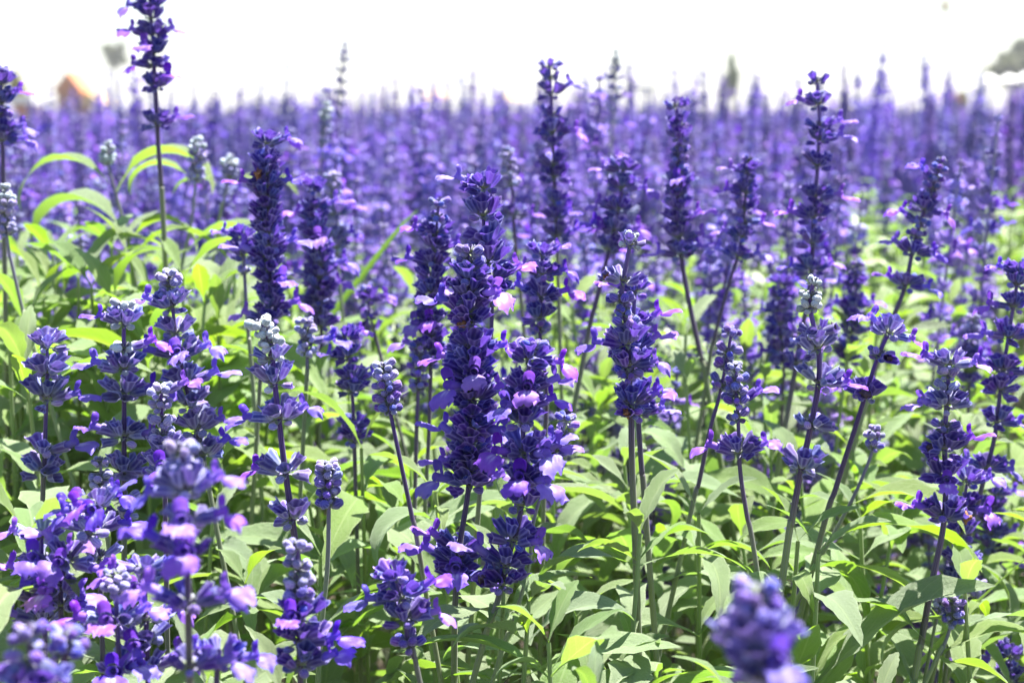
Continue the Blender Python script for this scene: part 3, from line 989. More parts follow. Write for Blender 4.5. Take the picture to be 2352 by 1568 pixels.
H('tall dark sage spike with orange withered flowers reaching above the horizon', [(1262, 145), (1268, 260), (1272, 380), (1278, 520), (1282, 640)], 1.0,
  's155 s180 f215R s265 f305RX s330 c380 c408 c465 c500r f545R c565', 'dark', 1.15, 'stem_purple', 53, r=0.0015)
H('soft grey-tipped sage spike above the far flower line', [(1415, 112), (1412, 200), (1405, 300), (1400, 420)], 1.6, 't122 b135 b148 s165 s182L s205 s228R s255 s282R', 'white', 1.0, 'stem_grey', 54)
H('thin grey-lilac spike with one low flower on a bare stalk', [(1162, 335), (1175, 420), (1180, 510), (1188, 600), (1200, 720)], 1.05, 't345 b358 b378 b398 b420 f495LR', 'light', 1.05, 'stem_purple', 55, tiptone='light', r=0.0015)
H('lilac-flowered sage spike on a long stalk slanting to its foot', [(1432, 360), (1425, 460), (1400, 570), (1370, 690), (1335, 850)], 0.95, 'b372 b392 f412L b432R c455 f480L c505X f530lR f555L c575r', 'dark', 1.12, 'stem_purple', 56, tiptone='mid', r=0.0018)
H('sage spike with dark withered hook on top and bright mid whorl', [(1550, 235), (1562, 310), (1558, 420), (1562, 560), (1580, 680), (1610, 820), (1632, 930)], 0.95,
  's245X s285D c318 b345 b365 b390 f425F c450 c480 c510R f545R f585L f600R', 'dark', 1.1, 'stem_purple', 57, r=0.0019)
H('slanting sage spike with two lilac whorls over a thin dark stalk', [(1722, 355), (1712, 460), (1702, 560), (1672, 660), (1640, 780), (1622, 880)], 0.95, 'b368 f395L b420 c445L c480 b510R f545L f590R f605L', 'dark', 1.0, 'stem_purple', 58, r=0.0014)
H('tallest dark sage spike of wide gaps with pink lip beside its middle', [(1875, 178), (1882, 270), (1878, 380), (1868, 520), (1862, 640), (1835, 800), (1800, 1000), (1788, 1070)], 0.92,
  't188 s200 t222 b240L c262 s290R c322 f330R c380 c452R c475 c500L c560 c585 f620R c640L s770 c835', 'dark', 1.08, 'stem_purple', 59, tiptone='mid', r=0.0018)
H('leaning sage spike with loose round buds over two wide flower whorls', [(2165, 365), (2130, 460), (2100, 560), (2078, 660), (2040, 760), (1990, 920)], 0.90, 't372 b388 b410L b432 b455 f482R b512L b540 f580LR c598R f655R c672L', 'dark', 1.02, 'stem_purple', 60, r=0.0018)
H('tall many-whorled sage spike running out of the picture edge', [(2345, 600), (2325, 720), (2300, 880), (2285, 1000), (2260, 1100), (2215, 1270), (2190, 1360)], 0.82,
  'f625L c655 f705L c730 f775LR c800 c850L f870R c895 c970 c990R f1075R c1095L', 'dark', 1.05, 'stem_purple', 61, r=0.0017)
H('violet sage spike in soft focus behind leaning spikes', [(1972, 595), (1962, 700), (1950, 800), (1930, 950)], 1.02, 'b608 b628 f655L b680 f705LR c735 c765R f800L c830', 'dark', 1.05, 'stem_purple', 62)
H('soft dark purple sage spike between two tall stalks', [(1790, 640), (1792, 740), (1800, 850), (1795, 980)], 1.02, 'f655R c685 c715L f745R c775 f805L c835', 'dark', 1.05, 'stem_purple', 63)
H('soft purple sage spike low against picture edge over yellow leaves', [(2290, 1090), (2280, 1200), (2270, 1330), (2262, 1450)], 0.92, 'c1105 c1135R f1165L c1195 f1225R c1258 f1290RX c1320 c1350', 'dark', 1.05, 'stem_purple', 64)
H('low purple flower cluster under arching yellow-green leaves', [(2320, 1490), (2318, 1540), (2315, 1620)], 0.80, 'f1505L f1530LR c1560', 'dark', 1.05, 'stem_purple', 65)
H('soft pale violet spike before the dark gap in leaves', [(2235, 720), (2230, 800), (2225, 900), (2220, 1020)], 1.05, 'b730 b752 f775L b798 f825R c850 c880', 'mid', 1.05, 'stem_purple', 66, tiptone='light')
H('loose lilac-flowered sage spike crowded against the large soft-edged one', [(330, 1295), (335, 1400), (340, 1568)], 0.585, 'b1305 s1322LR b1345 s1378FL s1422R s1470LF s1530R', 'light', 1.05, 'stem_purple', 67)
H('low loose sage spike of soft lilac lips among the pale lilac flowers', [(95, 1225), (98, 1330), (104, 1500)], 0.61, 'b1232 s1250L s1285FR s1325L s1372RF s1425L', 'light', 1.05, 'stem_purple', 68)
n_hero = 68

# ------------------------------------------------------------------ leafy shoots between the stalks
def near_landmark(x, Y):
    return min(LANDMARK, key=lambda m: (m[1] - x) ** 2 + (m[2] - Y) ** 2)[0]


def landmark_before(x, Y):
    """the described plant that stands most nearly between the camera and the spot"""
    return min((m for m in LANDMARK if m[2] < Y), key=lambda m: abs(m[1] / m[2] - x / Y) + 0.02 * (Y - m[2]))[0]


rng = random.Random(99)


def shoot(foot, top, rng, nodes=4, size=1.0, young=0.35, label='leafy green sage shoot without flowers in the canopy between the stalks', group='leafy sage shoots', spread=1.0, minel=10, maxel=55):
    root = link('sage_shoot', None, None, foot)
    tag(root, label, 'plant', group)
    mid = foot.lerp(top, 0.55) + Vector((rng.uniform(-.02, .02), rng.uniform(-.02, .02), 0))
    line = catmull([foot, mid, top], 6)
    link('stem', stem_mesh([p - foot for p in line], 0.0019, 0.0010, M['stem_green'], 8), root)
    h = (top - foot).length
    a0 = rng.uniform(0, PI)
    ax = (top - mid).normalized()
    z = 0.0
    for k in range(nodes):
        p = top - ax * z
        if z > h * 0.7: break
        big = [0.48, 0.8, 1.0, 1.0, 0.95, 0.9][min(k, 5)]
        yg = rng.random() < (young if k < 2 else young * 0.4)
        for s in (0, 1):
            az = a0 + s * PI + rng.uniform(-.3, .3)
            el = R(rng.uniform(minel, maxel)) if k else R(rng.uniform(45, 78))
            put_leaf(root, foot, p, az, el, 0.074 * size * big * rng.uniform(.82, 1.2), rng, None if k else 0.8, yg)
            if k and rng.random() < 0.75:
                put_leaf(root, foot, p + Vector((0, 0, .002)), az + rng.uniform(.3, .9), el + R(18), 0.036 * size * rng.uniform(.7, 1.2), rng, None, True)
        a0 += PI / 2 + rng.uniform(-.3, .3)
        z += rng.uniform(.026, .044) * size * (0.55 if k == 0 else 1)
    return root


def canopy_top(x_over_y, Y):
    """height of the leaf canopy: low in front, higher a step back, highest at the west side"""
    z = 0.425 + 0.17 * (Y - 0.55)
    z = min(z, 0.515)
    if x_over_y < -0.13 and Y > 0.85:
        z += 0.055 * min(1, (-0.13 - x_over_y) / 0.08)
    if x_over_y > 0.24:
        z -= 0.04 * min(1, (x_over_y - 0.24) / 0.08)
    if -0.13 < x_over_y < -0.02 and Y < 0.72:
        z -= 0.03
    return z


spots = []
tries = 0
while len(spots) < 165 and tries < 20000:
    tries += 1
    Y = 0.50 + 0.75 * rng.random() ** 0.9
    x = rng.uniform(-0.40, 0.40) * Y + rng.uniform(-.03, .03)
    if -0.125 < x / Y < -0.07 and Y < 0.74: continue
    if all((x - a) ** 2 + (Y - b) ** 2 > 0.046 ** 2 for a, b in spots):
        spots.append((x, Y))
for x, Y in spots:
    zt = canopy_top(x / Y, Y) + rng.uniform(-0.045, 0.012)
    foot = Vector((x + rng.uniform(-.04, .04), Y + rng.uniform(-.02, .03), 0))
    nodes, size, yg = rng.choice((6, 6, 7, 8)), rng.uniform(.85, 1.15), rng.choice((0.1, 0.4, 0.75))
    look = ('small-leaved' if size < .95 else 'broad-leaved' if size > 1.05 else 'mid-sized') + (' grey-green' if yg < .2 else ' bright yellow-green' if yg > .5 else ' green')
    how = 'standing tall' if zt > canopy_top(x / Y, Y) - 0.016 else 'crouching low'
    shoot(foot, Vector((x, Y, zt)), rng, nodes, size, yg, '%s leafy sage shoot %s beside %s' % (look, how, near_landmark(x, Y)))

# leafy stems that the picture shows singly
def placed(x, y, Y, nodes, size, label, seed, young=0.4, dx=0.0, minel=10, maxel=55):
    r = random.Random(seed)
    top = at(x, y, Y)
    return shoot(Vector((top.x + dx, Y + .01, 0)), top, r, nodes, size, young, label, 'leafy stems seen singly', 1.0, minel, maxel)


placed(1470, 1225, 0.70, 5, 1.05, 'leafy stem with star of pale pointed leaves at the foot of the twinned stalks', 4, 0.3)
placed(1880, 1270, 0.71, 4, 1.15, 'leafy stem with long drooping leaves at the foot of the diagonal stalks', 11, 0.4)
placed(1215, 1380, 0.66, 3, 0.95, 'leafy stem with curling leaf tips under the many-flowered spike', 13, 0.4)
placed(1000, 1130, 0.75, 3, 1.0, 'leafy node with hooked grey-green leaves on the bare curved stalk', 15, 0.2)
placed(830, 1030, 0.80, 4, 1.2, 'tall leafy stem with broad grey-green arching leaves behind the round bud head', 17, 0.2)
placed(60, 850, 0.80, 4, 1.2, 'leafy stem with broad white-lit leaves beside the conical spike', 19, 0.3)
placed(60, 1230, 0.62, 4, 1.3, 'leafy stem with large pale leaves low beside pale lilac flowers', 23, 0.2)
placed(300, 600, 1.0, 4, 1.4, 'leafy stem with long bright leaves under the bud tips', 27, 0.7)
placed(210, 660, 0.95, 4, 1.5, 'leafy stem with one long saw-edged arching leaf above the conical spike', 29, 0.5)
placed(470, 700, 0.92, 4, 1.3, 'leafy stem glowing yellow-green beside the dense navy column', 31, 0.8)
for q, (x, y, Y) in enumerate(((180, 640, 0.98), (260, 700, 0.93), (350, 690, 1.0), (420, 640, 0.97), (500, 740, 0.94), (340, 780, 0.9), (60, 760, 0.92), (540, 620, 1.05))):
    placed(x, y, Y, 6, 1.35, ('tall', 'bushy', 'slender', 'dense', 'low', 'broad', 'drooping', 'upright')[q] + ' bright leafy stem in the leaf mound beside the dense navy column', 60 + q, 0.75)
placed(100, 690, 0.98, 4, 1.2, 'leafy stem with narrow drooping leaves under the whitish bud spike', 33, 0.5)

# ------------------------------------------------------------------ the field behind: plants one can still tell apart
CAL_LOW = [calyx_shape(rng, 8, 4, open_=o) for o in (0.6, 0.9, 1.2)]
BUD_LOW = [bud_shape(rng, 7, 5) for _ in range(2)]
COR_LOW = [corolla_shape(rng, 0.5) for _ in range(4)]
MATS_DARK = [M['calyx_shade_lifted'], M['bud'], M['petal']]
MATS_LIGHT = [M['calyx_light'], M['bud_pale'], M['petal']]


def whorl_joined(rng, kind, nfl):
    mb = MB()
    for what, az, el, roll, s, dz in whorl_items(rng, kind, [rng.choice('LRFlrqpB') for _ in range(nfl)]):
        rr = {'tiny': 0.0011, 'bud': 0.0022}.get(what, 0.0028)
        mat = Matrix.Translation((math.cos(az) * rr, math.sin(az) * rr, dz)) @ Euler((roll, -el, az)).to_matrix().to_4x4() @ Matrix.Scale(s, 4)
        if what == 'calyx': mb.add(rng.choice(CAL_LOW), mat, 0)
        elif what == 'bud': mb.add(rng.choice(BUD_LOW), mat, 1)
        elif what == 'tiny': mb.add(rng.choice(BUD_LOW), mat @ Matrix.Scale(.6, 4), 1)
        elif what == 'flower': mb.add(rng.choice(COR_LOW), mat @ Matrix.Scale(.85, 4), 2)
    return mb


WH = {k: [whorl_joined(rng, k[0], int(k[1])) for _ in range(5)] for k in ('t0', 'b0', 'b1', 'c0', 'c1', 'c2', 'c3')}
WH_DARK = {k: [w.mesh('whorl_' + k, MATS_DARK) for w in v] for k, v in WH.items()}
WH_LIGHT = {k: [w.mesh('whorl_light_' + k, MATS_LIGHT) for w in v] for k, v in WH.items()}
MID_STEM = {}
for k in range(6):
    r2 = random.Random(k + 300)
    a, b = r2.uniform(-.03, .03), r2.uniform(-.03, .03)
    line = catmull([Vector((a * .3, b * .3, 0)), Vector((a, b, .3)), Vector((a * .6, b * .6, .45)), Vector((0, 0, .6))], 5)
    MID_STEM[k] = (line, stem_mesh(line, 0.0019, 0.0008, M['stem_purple' if k < 4 else 'stem_grey'], 8))


def plan_spike(rng, tall=1.0):
    """heights below the tip and kinds of the whorls of one spike"""
    out = []
    n = rng.randint(10, 17)
    z = 0.004
    for i in range(n):
        u = i / n
        if u < 0.14: k = 't0'
        elif u < 0.36: k = rng.choice(('b0', 'b0', 'b1', 'c0'))
        else: k = rng.choice(('c0', 'c0', 'c1', 'c1', 'c2', 'c2', 'c3'))
        out.append((z, k))
        z += (0.0068 + 0.009 * u + rng.uniform(0, .004)) * tall
    return out


def line_at(line, z):
    for p, q in zip(line, line[1:]):
        if p.z <= z <= q.z:
            return p.lerp(q, (z - p.z) / (q.z - p.z))
    return line[-1]


def field_height(x, Y, rng):
    z = 0.590 + 0.005 * min(Y, 5) + rng.gauss(0, 0.036) + 0.05 * max(0, x / Y) - (0.12 * max(0, -x / Y - 0.14) if Y > 2 else 0)
    if Y > 6:
        z -= 0.010
    if rng.random() < (0.06 if Y < 2.6 else 0.22 if Y < 8 else 0.08):
        z += rng.uniform(0.03, 0.07) if Y < 2.6 else rng.uniform(0.02, 0.125)
    return min(z, 0.86 if Y > 2.6 else 0.69)


def density(x, Y):
    """how full of spikes the bed is at a spot"""
    s = x / Y
    if s > 0.17 and 1.15 < Y < 2.6:
        return 0.16 if s > 0.22 else 0.75
    if s < -0.1 and Y < 1.3:
        return 0.5
    return 1.0


rng = random.Random(2024)
mids = []
tries = 0
while len(mids) < 190 and tries < 60000:
    tries += 1
    Y = math.sqrt(rng.uniform(1.12 ** 2, 2.1 ** 2))
    x = rng.uniform(-0.37, 0.37) * Y
    if rng.random() > density(x, Y): continue
    if all((x - a) ** 2 + (Y - b) ** 2 > 0.042 ** 2 for a, b in mids):
        mids.append((x, Y))
low_from = len(mids)
while len(mids) < 234 and tries < 90000:              # low plants that show between the stalks
    tries += 1
    Y = rng.uniform(0.98, 1.42)
    x = rng.uniform(-0.06, 0.36) * Y
    if rng.random() > (0.45 if x / Y < 0.17 else 1.0) or (x / Y > 0.25 and Y > 1.25): continue
    if all((x - a) ** 2 + (Y - b) ** 2 > 0.042 ** 2 for a, b in mids):
        mids.append((x, Y))
for q, (x, Y) in enumerate(mids):
    z = field_height(x, Y, rng)
    if q >= low_from:
        z = rng.uniform(0.46, 0.545) if x / Y < 0.2 else rng.uniform(0.40, 0.52) if x / Y < 0.23 else rng.uniform(0.38, 0.45)
    k = rng.randrange(6)
    light = rng.random() < 0.28
    line, sm = MID_STEM[k]
    root = link('sage_plant', None, None, (x, Y, 0), (rng.gauss(0, .07), rng.gauss(0, .07), rng.uniform(0, 6.28)))
    tag(root, '%s %s blurred sage spike standing behind %s' % ('tall' if z > 0.625 else 'short' if z < 0.58 else 'middling', 'pale grey-violet' if light else 'deep violet' if k % 2 else 'violet', landmark_before(x, Y)), 'flower', 'sage plants crowded in the bed behind')
    f = z / 0.6
    link('stem', sm, root, (0, 0, 0), None, (1, 1, f))
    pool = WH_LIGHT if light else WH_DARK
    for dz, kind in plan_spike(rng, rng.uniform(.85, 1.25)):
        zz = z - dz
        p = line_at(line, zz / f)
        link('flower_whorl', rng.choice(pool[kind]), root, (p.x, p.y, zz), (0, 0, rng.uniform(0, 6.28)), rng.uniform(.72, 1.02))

# ------------------------------------------------------------------ the masses: far flowers, bed foliage
proto_flowers = bpy.data.collections.new('flower_kinds')
proto_leaves = bpy.data.collections.new('foliage_kinds')


def spike_joined(rng, light, k):
    mb = MB()
    for dz, kind in plan_spike(rng, rng.uniform(.9, 1.25)):
        mb.add(rng.choice(WH[kind]), Matrix.Translation((0, 0, -dz)) @ Matrix.Rotation(rng.uniform(0, 6), 4, 'Z') @ Matrix.Scale(rng.uniform(.82, 1.1), 4))
    st = MB()
    pts = []
    for i in range(4):
        for j in range(5):
            a = 2 * PI * j / 5
            pts.append((math.cos(a) * .0015, math.sin(a) * .0015, -0.5 + 0.498 * i / 3))
    st.grid(pts, 4, 5, wrap=True)
    mb.add(st, Matrix.Identity(4), 3)
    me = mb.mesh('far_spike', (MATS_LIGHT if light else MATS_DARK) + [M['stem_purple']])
    o = bpy.data.objects.new('far_spike_%02d' % k, me)
    proto_flowers.objects.link(o)


for k in range(10):
    spike_joined(random.Random(500 + k), k >= 6, k)
LEAF_LOW = [leaf_shape(rng, a, 7, 3) for a in (0.6, 0.9, 1.2, 1.6, 2.1)]
for k in range(7):
    r2 = random.Random(700 + k)
    mb = MB()
    a0 = 0
    for node in range(4):
        for s in (0, 1):
            big = (0.5, .85, 1.0, 1.0)[node]
            az = a0 + s * PI + r2.uniform(-.3, .3)
            mb.add(r2.choice(LEAF_LOW), Matrix.Translation((0, 0, -node * .034)) @ Euler((r2.uniform(-.3, .3), -R(r2.uniform(10, 60)), az)).to_matrix().to_4x4() @ Matrix.Scale(.066 * big * r2.uniform(.85, 1.2), 4), 0 if node > 1 else r2.choice((0, 1)))
        a0 += PI / 2
    pts = []
    for i in range(3):
        for j in range(5):
            a = 2 * PI * j / 5
            pts.append((math.cos(a) * .0017, math.sin(a) * .0017, -0.45 + 0.45 * i / 2))
    st = MB()
    st.grid(pts, 3, 5, wrap=True)
    mb.add(st, Matrix.Identity(4), 2)
    o = bpy.data.objects.new('far_shoot_%02d' % k, mb.mesh('far_shoot', [M['leaf'], M['leaf_young'], M['stem_green']]))
    proto_leaves.objects.link(o)


def mass(name, pts, rots, scales, idx, coll, label, cat):
    me = bpy.data.meshes.new(name)
    me.from_pydata(pts, [], [])
    a = me.attributes.new('turn', 'FLOAT_VECTOR', 'POINT')
    a.data.foreach_set('vector', np.array(rots, dtype=np.float32).ravel())
    a = me.attributes.new('size', 'FLOAT', 'POINT')
    a.data.foreach_set('value', np.array(scales, dtype=np.float32))
    a = me.attributes.new('which', 'INT', 'POINT')
    a.data.foreach_set('value', np.array(idx, dtype=np.int32))
    o = link(name, me)
    tag(o, label, cat, None, 'stuff')
    ng = bpy.data.node_groups.new(name, 'GeometryNodeTree')
    ng.interface.new_socket('Geometry', in_out='INPUT', socket_type='NodeSocketGeometry')
    ng.interface.new_socket('Geometry', in_out='OUTPUT', socket_type='NodeSocketGeometry')
    n, l = ng.nodes, ng.links
    gi, go = n.new('NodeGroupInput'), n.new('NodeGroupOutput')
    iop = n.new('GeometryNodeInstanceOnPoints')
    ci = n.new('GeometryNodeCollectionInfo')
    ci.inputs[0].default_value = coll
    ci.inputs['Separate Children'].default_value = True
    ci.inputs['Reset Children'].default_value = True

    def named(t, nm):
        q = n.new('GeometryNodeInputNamedAttribute')
        q.data_type = t
        q.inputs[0].default_value = nm
        return q.outputs[0]
    l.new(gi.outputs[0], iop.inputs['Points'])
    l.new(ci.outputs[0], iop.inputs['Instance'])
    iop.inputs['Pick Instance'].default_value = True
    l.new(named('INT', 'which'), iop.inputs['Instance Index'])
    e2r = n.new('FunctionNodeEulerToRotation')
    l.new(named('FLOAT_VECTOR', 'turn'), e2r.inputs[0])
    l.new(e2r.outputs[0], iop.inputs['Rotation'])
    l.new(named('FLOAT', 'size'), iop.inputs['Scale'])
    l.new(iop.outputs[0], go.inputs[0])
    mod = o.modifiers.new('spread', 'NODES')
    mod.node_group = ng
    return o


rng = random.Random(77)
P_, T_, S_, I_ = [], [], [], []
for y0, y1, n in ((2.05, 4.0, 900), (4.0, 8.0, 2000), (8.0, 12.0, 1700)):
    for _ in range(n):
        Y = math.sqrt(rng.uniform(y0 * y0, y1 * y1))
        x = rng.uniform(-0.42, 0.42) * Y
        if rng.random() > density(x, Y): continue
        P_.append((x, Y, field_height(x, Y, rng)))
        T_.append((rng.gauss(0, .06), rng.gauss(0, .06), rng.uniform(0, 6.28)))
        S_.append(rng.uniform(.95, 1.25) * (1.0 if Y < 8 else 1.15))
        I_.append(rng.randrange(10))
mass('flower_field', P_, T_, S_, I_, proto_flowers, 'violet mass of far blurred sage flowers filling the bed to the horizon', 'flowers')

P_, T_, S_, I_ = [], [], [], []
for y0, y1, n in ((1.2, 2.4, 620), (2.4, 5.0, 1500), (5.0, 12.0, 2500)):
    for _ in range(n):
        Y = math.sqrt(rng.uniform(y0 * y0, y1 * y1))
        x = rng.uniform(-0.42, 0.42) * Y
        s = x / Y
        if s > 0.25 and 1.22 < Y < 1.85: continue        # the dark gap in the bed
        z = 0.46 + rng.uniform(-.07, .02)
        if s > 0.17 and 1.5 < Y < 2.7: z += 0.05
        P_.append((x, Y, z))
        T_.append((rng.gauss(0, .12), rng.gauss(0, .12), rng.uniform(0, 6.28)))
        S_.append(rng.uniform(.9, 1.3))
        I_.append(rng.randrange(7))
mass('bed_foliage', P_, T_, S_, I_, proto_leaves, 'mass of green sage foliage under the far flowers', 'foliage')


# ------------------------------------------------------------------ beyond the bed
def tree(label, x, y_top, y_bot, Y, half_w, mat, seed, trunk_y=None, n=1600, shape='round'):
    r2 = random.Random(seed)
    top, bot = at(x, y_top, Y), at(x, y_bot, Y)
    cz = (top.z + bot.z) / 2
    hz = (top.z - bot.z) / 2
    hw = half_w / FPX * Y
    root = link('tree', None, None, (top.x, Y, 0))
    tag(root, label, 'tree', 'trees beyond the flower bed')
    line = catmull([Vector((0, 0, 0)), Vector((hw * .06, 0, bot.z * .6)), Vector((-hw * .03, 0, cz)), Vector((0, 0, cz + hz * .6))], 5)
    tr = link('trunk', stem_mesh(line, hw * .13, hw * .02, M['bark'], 10, 'trunk'), root)
    for k in range(6):
        a = 2 * PI * k / 6 + r2.uniform(-.3, .3)
        s = line_at(line, cz - hz * r2.uniform(0, .7))
        e = Vector((math.cos(a) * hw * .6, math.sin(a) * hw * .6, cz + hz * r2.uniform(-.1, .5)))
        link('limb', stem_mesh(catmull([s, s.lerp(e, .5) + Vector((0, 0, hz * .08)), e], 3), hw * .05, hw * .012, M['bark'], 6, 'limb'), tr)
    mb = MB()
    clumps = []
    for k in range(26):
        while True:
            p = Vector((r2.uniform(-1, 1), r2.uniform(-1, 1), r2.uniform(-1, 1)))
            if p.length < 1: break
        if shape == 'cone': p.x *= 1 - .45 * (p.z + 1); p.y *= 1 - .45 * (p.z + 1)
        clumps.append((p * 0.82, r2.uniform(.18, .36)))
    for k in range(n):
        c, rad = r2.choice(clumps)
        d = Vector((r2.gauss(0, 1), r2.gauss(0, 1), r2.gauss(0, 1))).normalized() * rad * r2.random() ** .4
        p = c + d
        p = Vector((p.x * hw, p.y * hw, cz + p.z * hz))
        s = 0.085 * hw * r2.uniform(.7, 1.4)
        q = Euler((r2.uniform(0, 6), r2.uniform(0, 6), r2.uniform(0, 6))).to_matrix()
        o = len(mb.v)
        for vx, vy in ((-1.6, 0), (0, -.7), (1.6, 0), (0, .7)):
            mb.v.append(tuple(p + q @ Vector((vx * s, vy * s, 0))))
            mb.tint.append((0, 0, 0))
        mb.f.append((o, o + 1, o + 2, o + 3))
        mb.uv.append([(0, 0), (1, 0), (1, 1), (0, 1)])
        mb.mi.append(0)
    link('crown', mb.mesh('crown', [M[mat]], False), root)


tree('faint round-headed tree on a thin trunk far behind the tall sparse spike', 262, 88, 158, 90, 34, 'tree_olive', 1)
tree('small dark green clipped tree standing alone on the horizon', 1681, 122, 232, 55, 24, 'tree_green', 2, n=2200)
tree('broad pale olive tree behind the white parasols', 2345, 92, 200, 80, 82, 'tree_olive', 3, n=2600)
tree('yellow-green pointed shrub tree beside the brown kiosk', 36, 158, 262, 40, 34, 'tree_yellow', 4, n=2200, shape='cone')
tree('dark low tree beside the orange stall', 2205, 205, 262, 60, 22, 'tree_green', 5, n=1500)


def empty_thing(name, loc, label, cat, group=None):
    o = link(name, None, None, loc)
    return tag(o, label, cat, group)


def prism(w, d, z0, z1, over=0.0):
    """gable roof solid, ridge along Y"""
    mb = MB()
    a, b = w / 2 + over, d / 2 + over
    V = [(-a, -b, z0), (a, -b, z0), (0, -b, z1), (-a, b, z0), (a, b, z0), (0, b, z1)]
    mb.v += V
    mb.tint += [(0, 0, 0)] * 6
    for f in ((0, 1, 2), (3, 5, 4), (0, 2, 5, 3), (1, 4, 5, 2), (0, 3, 4, 1)):
        mb.f.append(f)
        mb.uv.append([(0, 0), (1, 0), (1, 1), (0, 1)][:len(f)])
        mb.mi.append(0)
    return mb


def boxm(c, s):
    mb = MB()
    mb.box(c, s)
    return mb


# hut with an orange gable and a straw awning
Yh = 45.0
px = Yh / FPX
hc = at(172, 247, Yh)
z = lambda y: at(172, y, Yh).z
h = empty_thing('garden_hut', (hc.x, Yh, 0), 'small hut with orange gable roof and straw awning on the horizon', 'hut')
link('wall', boxm((0, 0, z(212) / 2), (52 * px, 1.2, z(212))).mesh('wall', [M['brown_wall']], False), h)
link('roof', prism(60 * px, 1.3, z(212) + .003, z(166), .05).mesh('roof', [M['terracotta']], False), h)
link('door', boxm((0, -.62, z(240) / 2), (14 * px, .05, z(240))).mesh('door', [M['dark_door']], False), h)
aw = at(222, 247, Yh).x - hc.x
link('awning', prism(62 * px, 1.4, z(243), z(214), .03).mesh('awning', [M['straw']], False), h, (aw, -.1, 0))
for s in (-1, 1):
    link('post', boxm((aw + s * 24 * px, -.4, z(243) / 2), (.07, .07, z(243))).mesh('post', [M['brown_wall']], False), h)
sg = empty_thing('notice_board', (at(235, 247, 30).x, 30, 0), 'white rounded board standing in front of the straw awning', 'board')
zb, zt = at(235, 298, 30).z, at(235, 250, 30).z
mb = MB()
pts = []
wv = 14 / FPX * 30
prof = [(-1, 0), (-1, .6), (-.85, .82), (-.5, .97), (0, 1.0), (.5, .97), (.85, .82), (1, .6), (1, 0)]
for dy in (-.02, .02):
    for a, b in prof:
        pts.append((a * wv, dy, zb + (zt - zb) * b))
k = len(prof)
mb.v += pts
mb.tint += [(0, 0, 0)] * len(pts)
mb.f += [tuple(range(k)), tuple(range(2 * k - 1, k - 1, -1))] + [(i, i + k, i + k + 1, i + 1) for i in range(k - 1)] + [(k - 1, 2 * k - 1, k, 0)]
for f in mb.f:
    mb.uv.append([(0, 0)] * len(f)); mb.mi.append(0)
link('panel', mb.mesh('panel', [M['white_paint']], False), sg)
for s in (-1, 1):
    link('leg', boxm((s * wv * .7, .045, zt * .4), (.05, .05, zt * .8)).mesh('leg', [M['grey_paint']], False), sg)
# kiosk
Yk = 35.0
kc = at(62, 247, Yk)
pk = Yk / FPX
zk = lambda y: at(62, y, Yk).z
kk = empty_thing('kiosk', (kc.x, Yk, 0), 'low brown kiosk with pale flat roof behind the flowers', 'kiosk')
link('wall', boxm((0, 0, zk(240) / 2), (36 * pk, .8, zk(240))).mesh('wall', [M['brown_wall']], False), kk)
link('roof', boxm((0, 0, zk(230)), (56 * pk, 1.0, 18 * pk)).mesh('roof', [M['white_paint']], False), kk)
link('shutter', boxm((0, -.42, zk(256)), (22 * pk, .04, 20 * pk)).mesh('shutter', [M['terracotta']], False), kk)


def parasol(label, x, y_top, Y, half, mat, group):
    c = at(x, y_top, Y)
    r_ = half / FPX * Y
    o = empty_thing('parasol', (c.x, Y, 0), label, 'parasol', group)
    mb = MB()
    pts = []
    for i in range(5):
        u = i / 4
        for j in range(16):
            a = 2 * PI * j / 16
            rr = max(.02, r_ * u)
            sag = -0.62 * r_ * u ** 1.5 - (0.05 * r_ * abs(math.cos(4 * a)) * u)
            pts.append((math.cos(a) * rr, math.sin(a) * rr, c.z + sag))
    mb.grid(pts, 5, 16, wrap=True)
    link('canopy', mb.mesh('canopy', [M[mat]], False), o)
    link('pole', stem_mesh([Vector((0, 0, 0)), Vector((0, 0, c.z * .5)), Vector((0, 0, c.z + .04))], .03, .025, M['grey_paint'], 8, 'pole'), o)
    for k in range(8):
        a = PI / 4 * k + .2
        link('rib', stem_mesh([Vector((0, 0, c.z - .03)), Vector((math.cos(a) * r_ * .5, math.sin(a) * r_ * .5, c.z - .26 * r_)), Vector((math.cos(a) * r_ * .95, math.sin(a) * r_ * .95, c.z - .64 * r_))], .012, .008, M['grey_paint'], 5, 'rib'), o)


for x, yt in ((2272, 172), (2318, 172), (2358, 166)):
    parasol('white parasol in the row below the broad olive tree', x, yt, 48, 24, 'white_paint', 'white parasols in a row')
parasol('straw parasol on the horizon just behind a thin dark spike', 1003, 203, 50, 36, 'straw', 'straw parasols on the horizon')
parasol('straw parasol on the horizon near the tall orange-withered spike', 1172, 212, 50, 30, 'straw', 'straw parasols on the horizon')

# gate frame of grey timber
Yg = 30.0
gz = lambda y: at(1470, y, Yg).z
gt = empty_thing('gate_frame', (at(1470, 247, Yg).x, Yg, 0), 'grey timber gate frame standing at the far edge of the bed', 'gate')
link('beam', boxm((0, 0, gz(203)), (66 / FPX * Yg, .12, 10 / FPX * Yg)).mesh('beam', [M['grey_paint']], False), gt)
for s in (-1, 1):
    link('post', boxm((s * 27 / FPX * Yg, 0, gz(209) / 2), (10 / FPX * Yg, .10, gz(209))).mesh('post', [M['grey_paint']], False), gt)
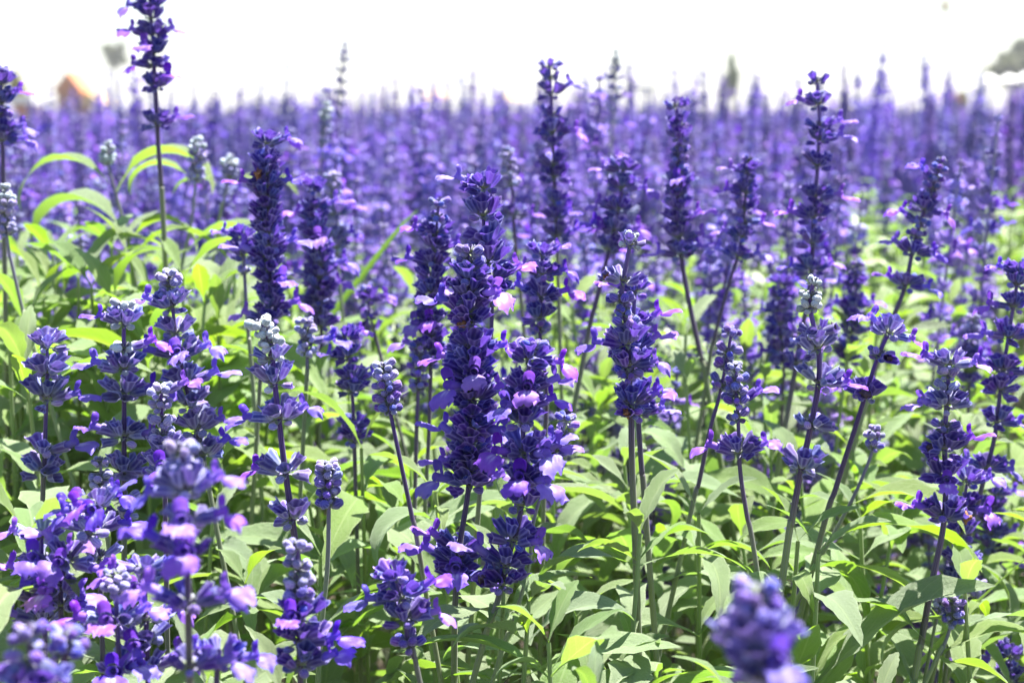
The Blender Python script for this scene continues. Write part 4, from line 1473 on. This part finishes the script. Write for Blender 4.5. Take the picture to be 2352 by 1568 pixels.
# orange stall
Ys = 40.0
sz = lambda y: at(2190, y, Ys).z
st_ = empty_thing('market_stall', (at(2190, 247, Ys).x, Ys, 0), 'small stall with orange awning and white counter past the bed', 'stall')
link('awning', prism(34 / FPX * Ys, .9, sz(232), sz(218), .04).mesh('awning', [M['terracotta']], False), st_)
link('counter', boxm((0, 0, sz(252) / 2), (28 / FPX * Ys, .5, sz(252))).mesh('counter', [M['white_paint']], False), st_)
for s in (-1, 1):
    link('post', boxm((s * 13 / FPX * Ys, -.3, sz(232) / 2), (.05, .05, sz(232))).mesh('post', [M['brown_wall']], False), st_)
# lamp post, most of it above the picture
Yl = 60.0
lx = at(2250, 247, Yl).x
lz = at(2250, -40, Yl).z
lp = empty_thing('lamp_post', (lx, Yl, 0), 'thin pale lamp post with a long curved arm and hanging lantern', 'lamp post')
link('pole', stem_mesh([Vector((0, 0, 0)), Vector((0, 0, lz * .6)), Vector((0, 0, lz))], .06, .04, M['white_paint'], 10, 'pole'), lp)
ax_ = at(2172, 0, Yl).x - lx
az_ = at(2172, -2, Yl).z
link('arm', stem_mesh(catmull([Vector((0, 0, lz)), Vector((ax_ * .45, 0, lz + .25)), Vector((ax_, 0, az_)), Vector((ax_ * 1.5, 0, az_ - .4))], 4), .035, .025, M['white_paint'], 8, 'arm'), lp)
mb = MB()
pts = []
for zz, rr in ((0, .02), (-.08, .12), (-.2, .16), (-.45, .11), (-.5, .02)):
    for j in range(10):
        a = 2 * PI * j / 10
        pts.append((ax_ + math.cos(a) * rr, math.sin(a) * rr, az_ - .03 + zz))
mb.grid(pts, 5, 10, wrap=True)
link('lantern', mb.mesh('lantern', [M['straw']]), lp)

# two blades of grass that stray through the sage
def blade(label, pts, Y, w):
    P = [at(x, y, Y) for x, y in pts]
    low = P[-1]
    step = (P[-1] - P[-2]) * 1.5
    while P[-1].z + step.z > 0.06:                    # even steps down to the soil keep the blade straight
        P.append(P[-1] + step)
        step.x *= 0.8
    P.append(Vector((P[-1].x + step.x * 0.5, Y, 0)))
    base = P[-1].copy()
    line = catmull(P, 6)
    mb = MB()
    q = []
    n = len(line)
    for i, p in enumerate(line):
        t = i / (n - 1)
        d = (line[min(i + 1, n - 1)] - line[max(i - 1, 0)]).normalized()
        sd = d.cross(Vector((0, 1, 0.15))).normalized()
        ww = w * min(1, 0.15 + 6 * t)
        q += [p - base - sd * ww, p - base + Vector((0, ww * .5, 0)), p - base + sd * ww]
    mb.grid(q, n, 3)
    o = link('grass_blade', mb.mesh('grass_blade', [M['leaf']]), None, base)
    tag(o, label, 'grass blade')


blade('green grass blade slanting among the blurred flowers', [(958, 484), (930, 510), (890, 558), (842, 620)], 1.12, 0.0022)
blade('thin straight grass blade crossing the yellow-green leaves', [(2352, 1285), (2290, 1340), (2225, 1400), (2180, 1450)], 0.76, 0.0014)

# ------------------------------------------------------------------ the air
mb = MB()
mb.box((0, 190, 4.2), (860, 460, 10.6))
hz = link('haze', mb.mesh('haze', [], False))
hm = bpy.data.materials.new('haze_air')
hm.use_nodes = True
hn = hm.node_tree.nodes
hn.remove(hn["Principled BSDF"])
pv = hn.new("ShaderNodeVolumePrincipled")
pv.inputs['Color'].default_value = (0.95, 0.97, 1.0, 1)
pv.inputs['Density'].default_value = 0.0016
hm.node_tree.links.new(pv.outputs[0], hn["Material Output"].inputs['Volume'])
hz.data.materials.append(hm)
tag(hz, 'thin bright summer haze over the whole field', 'haze', None, 'stuff')
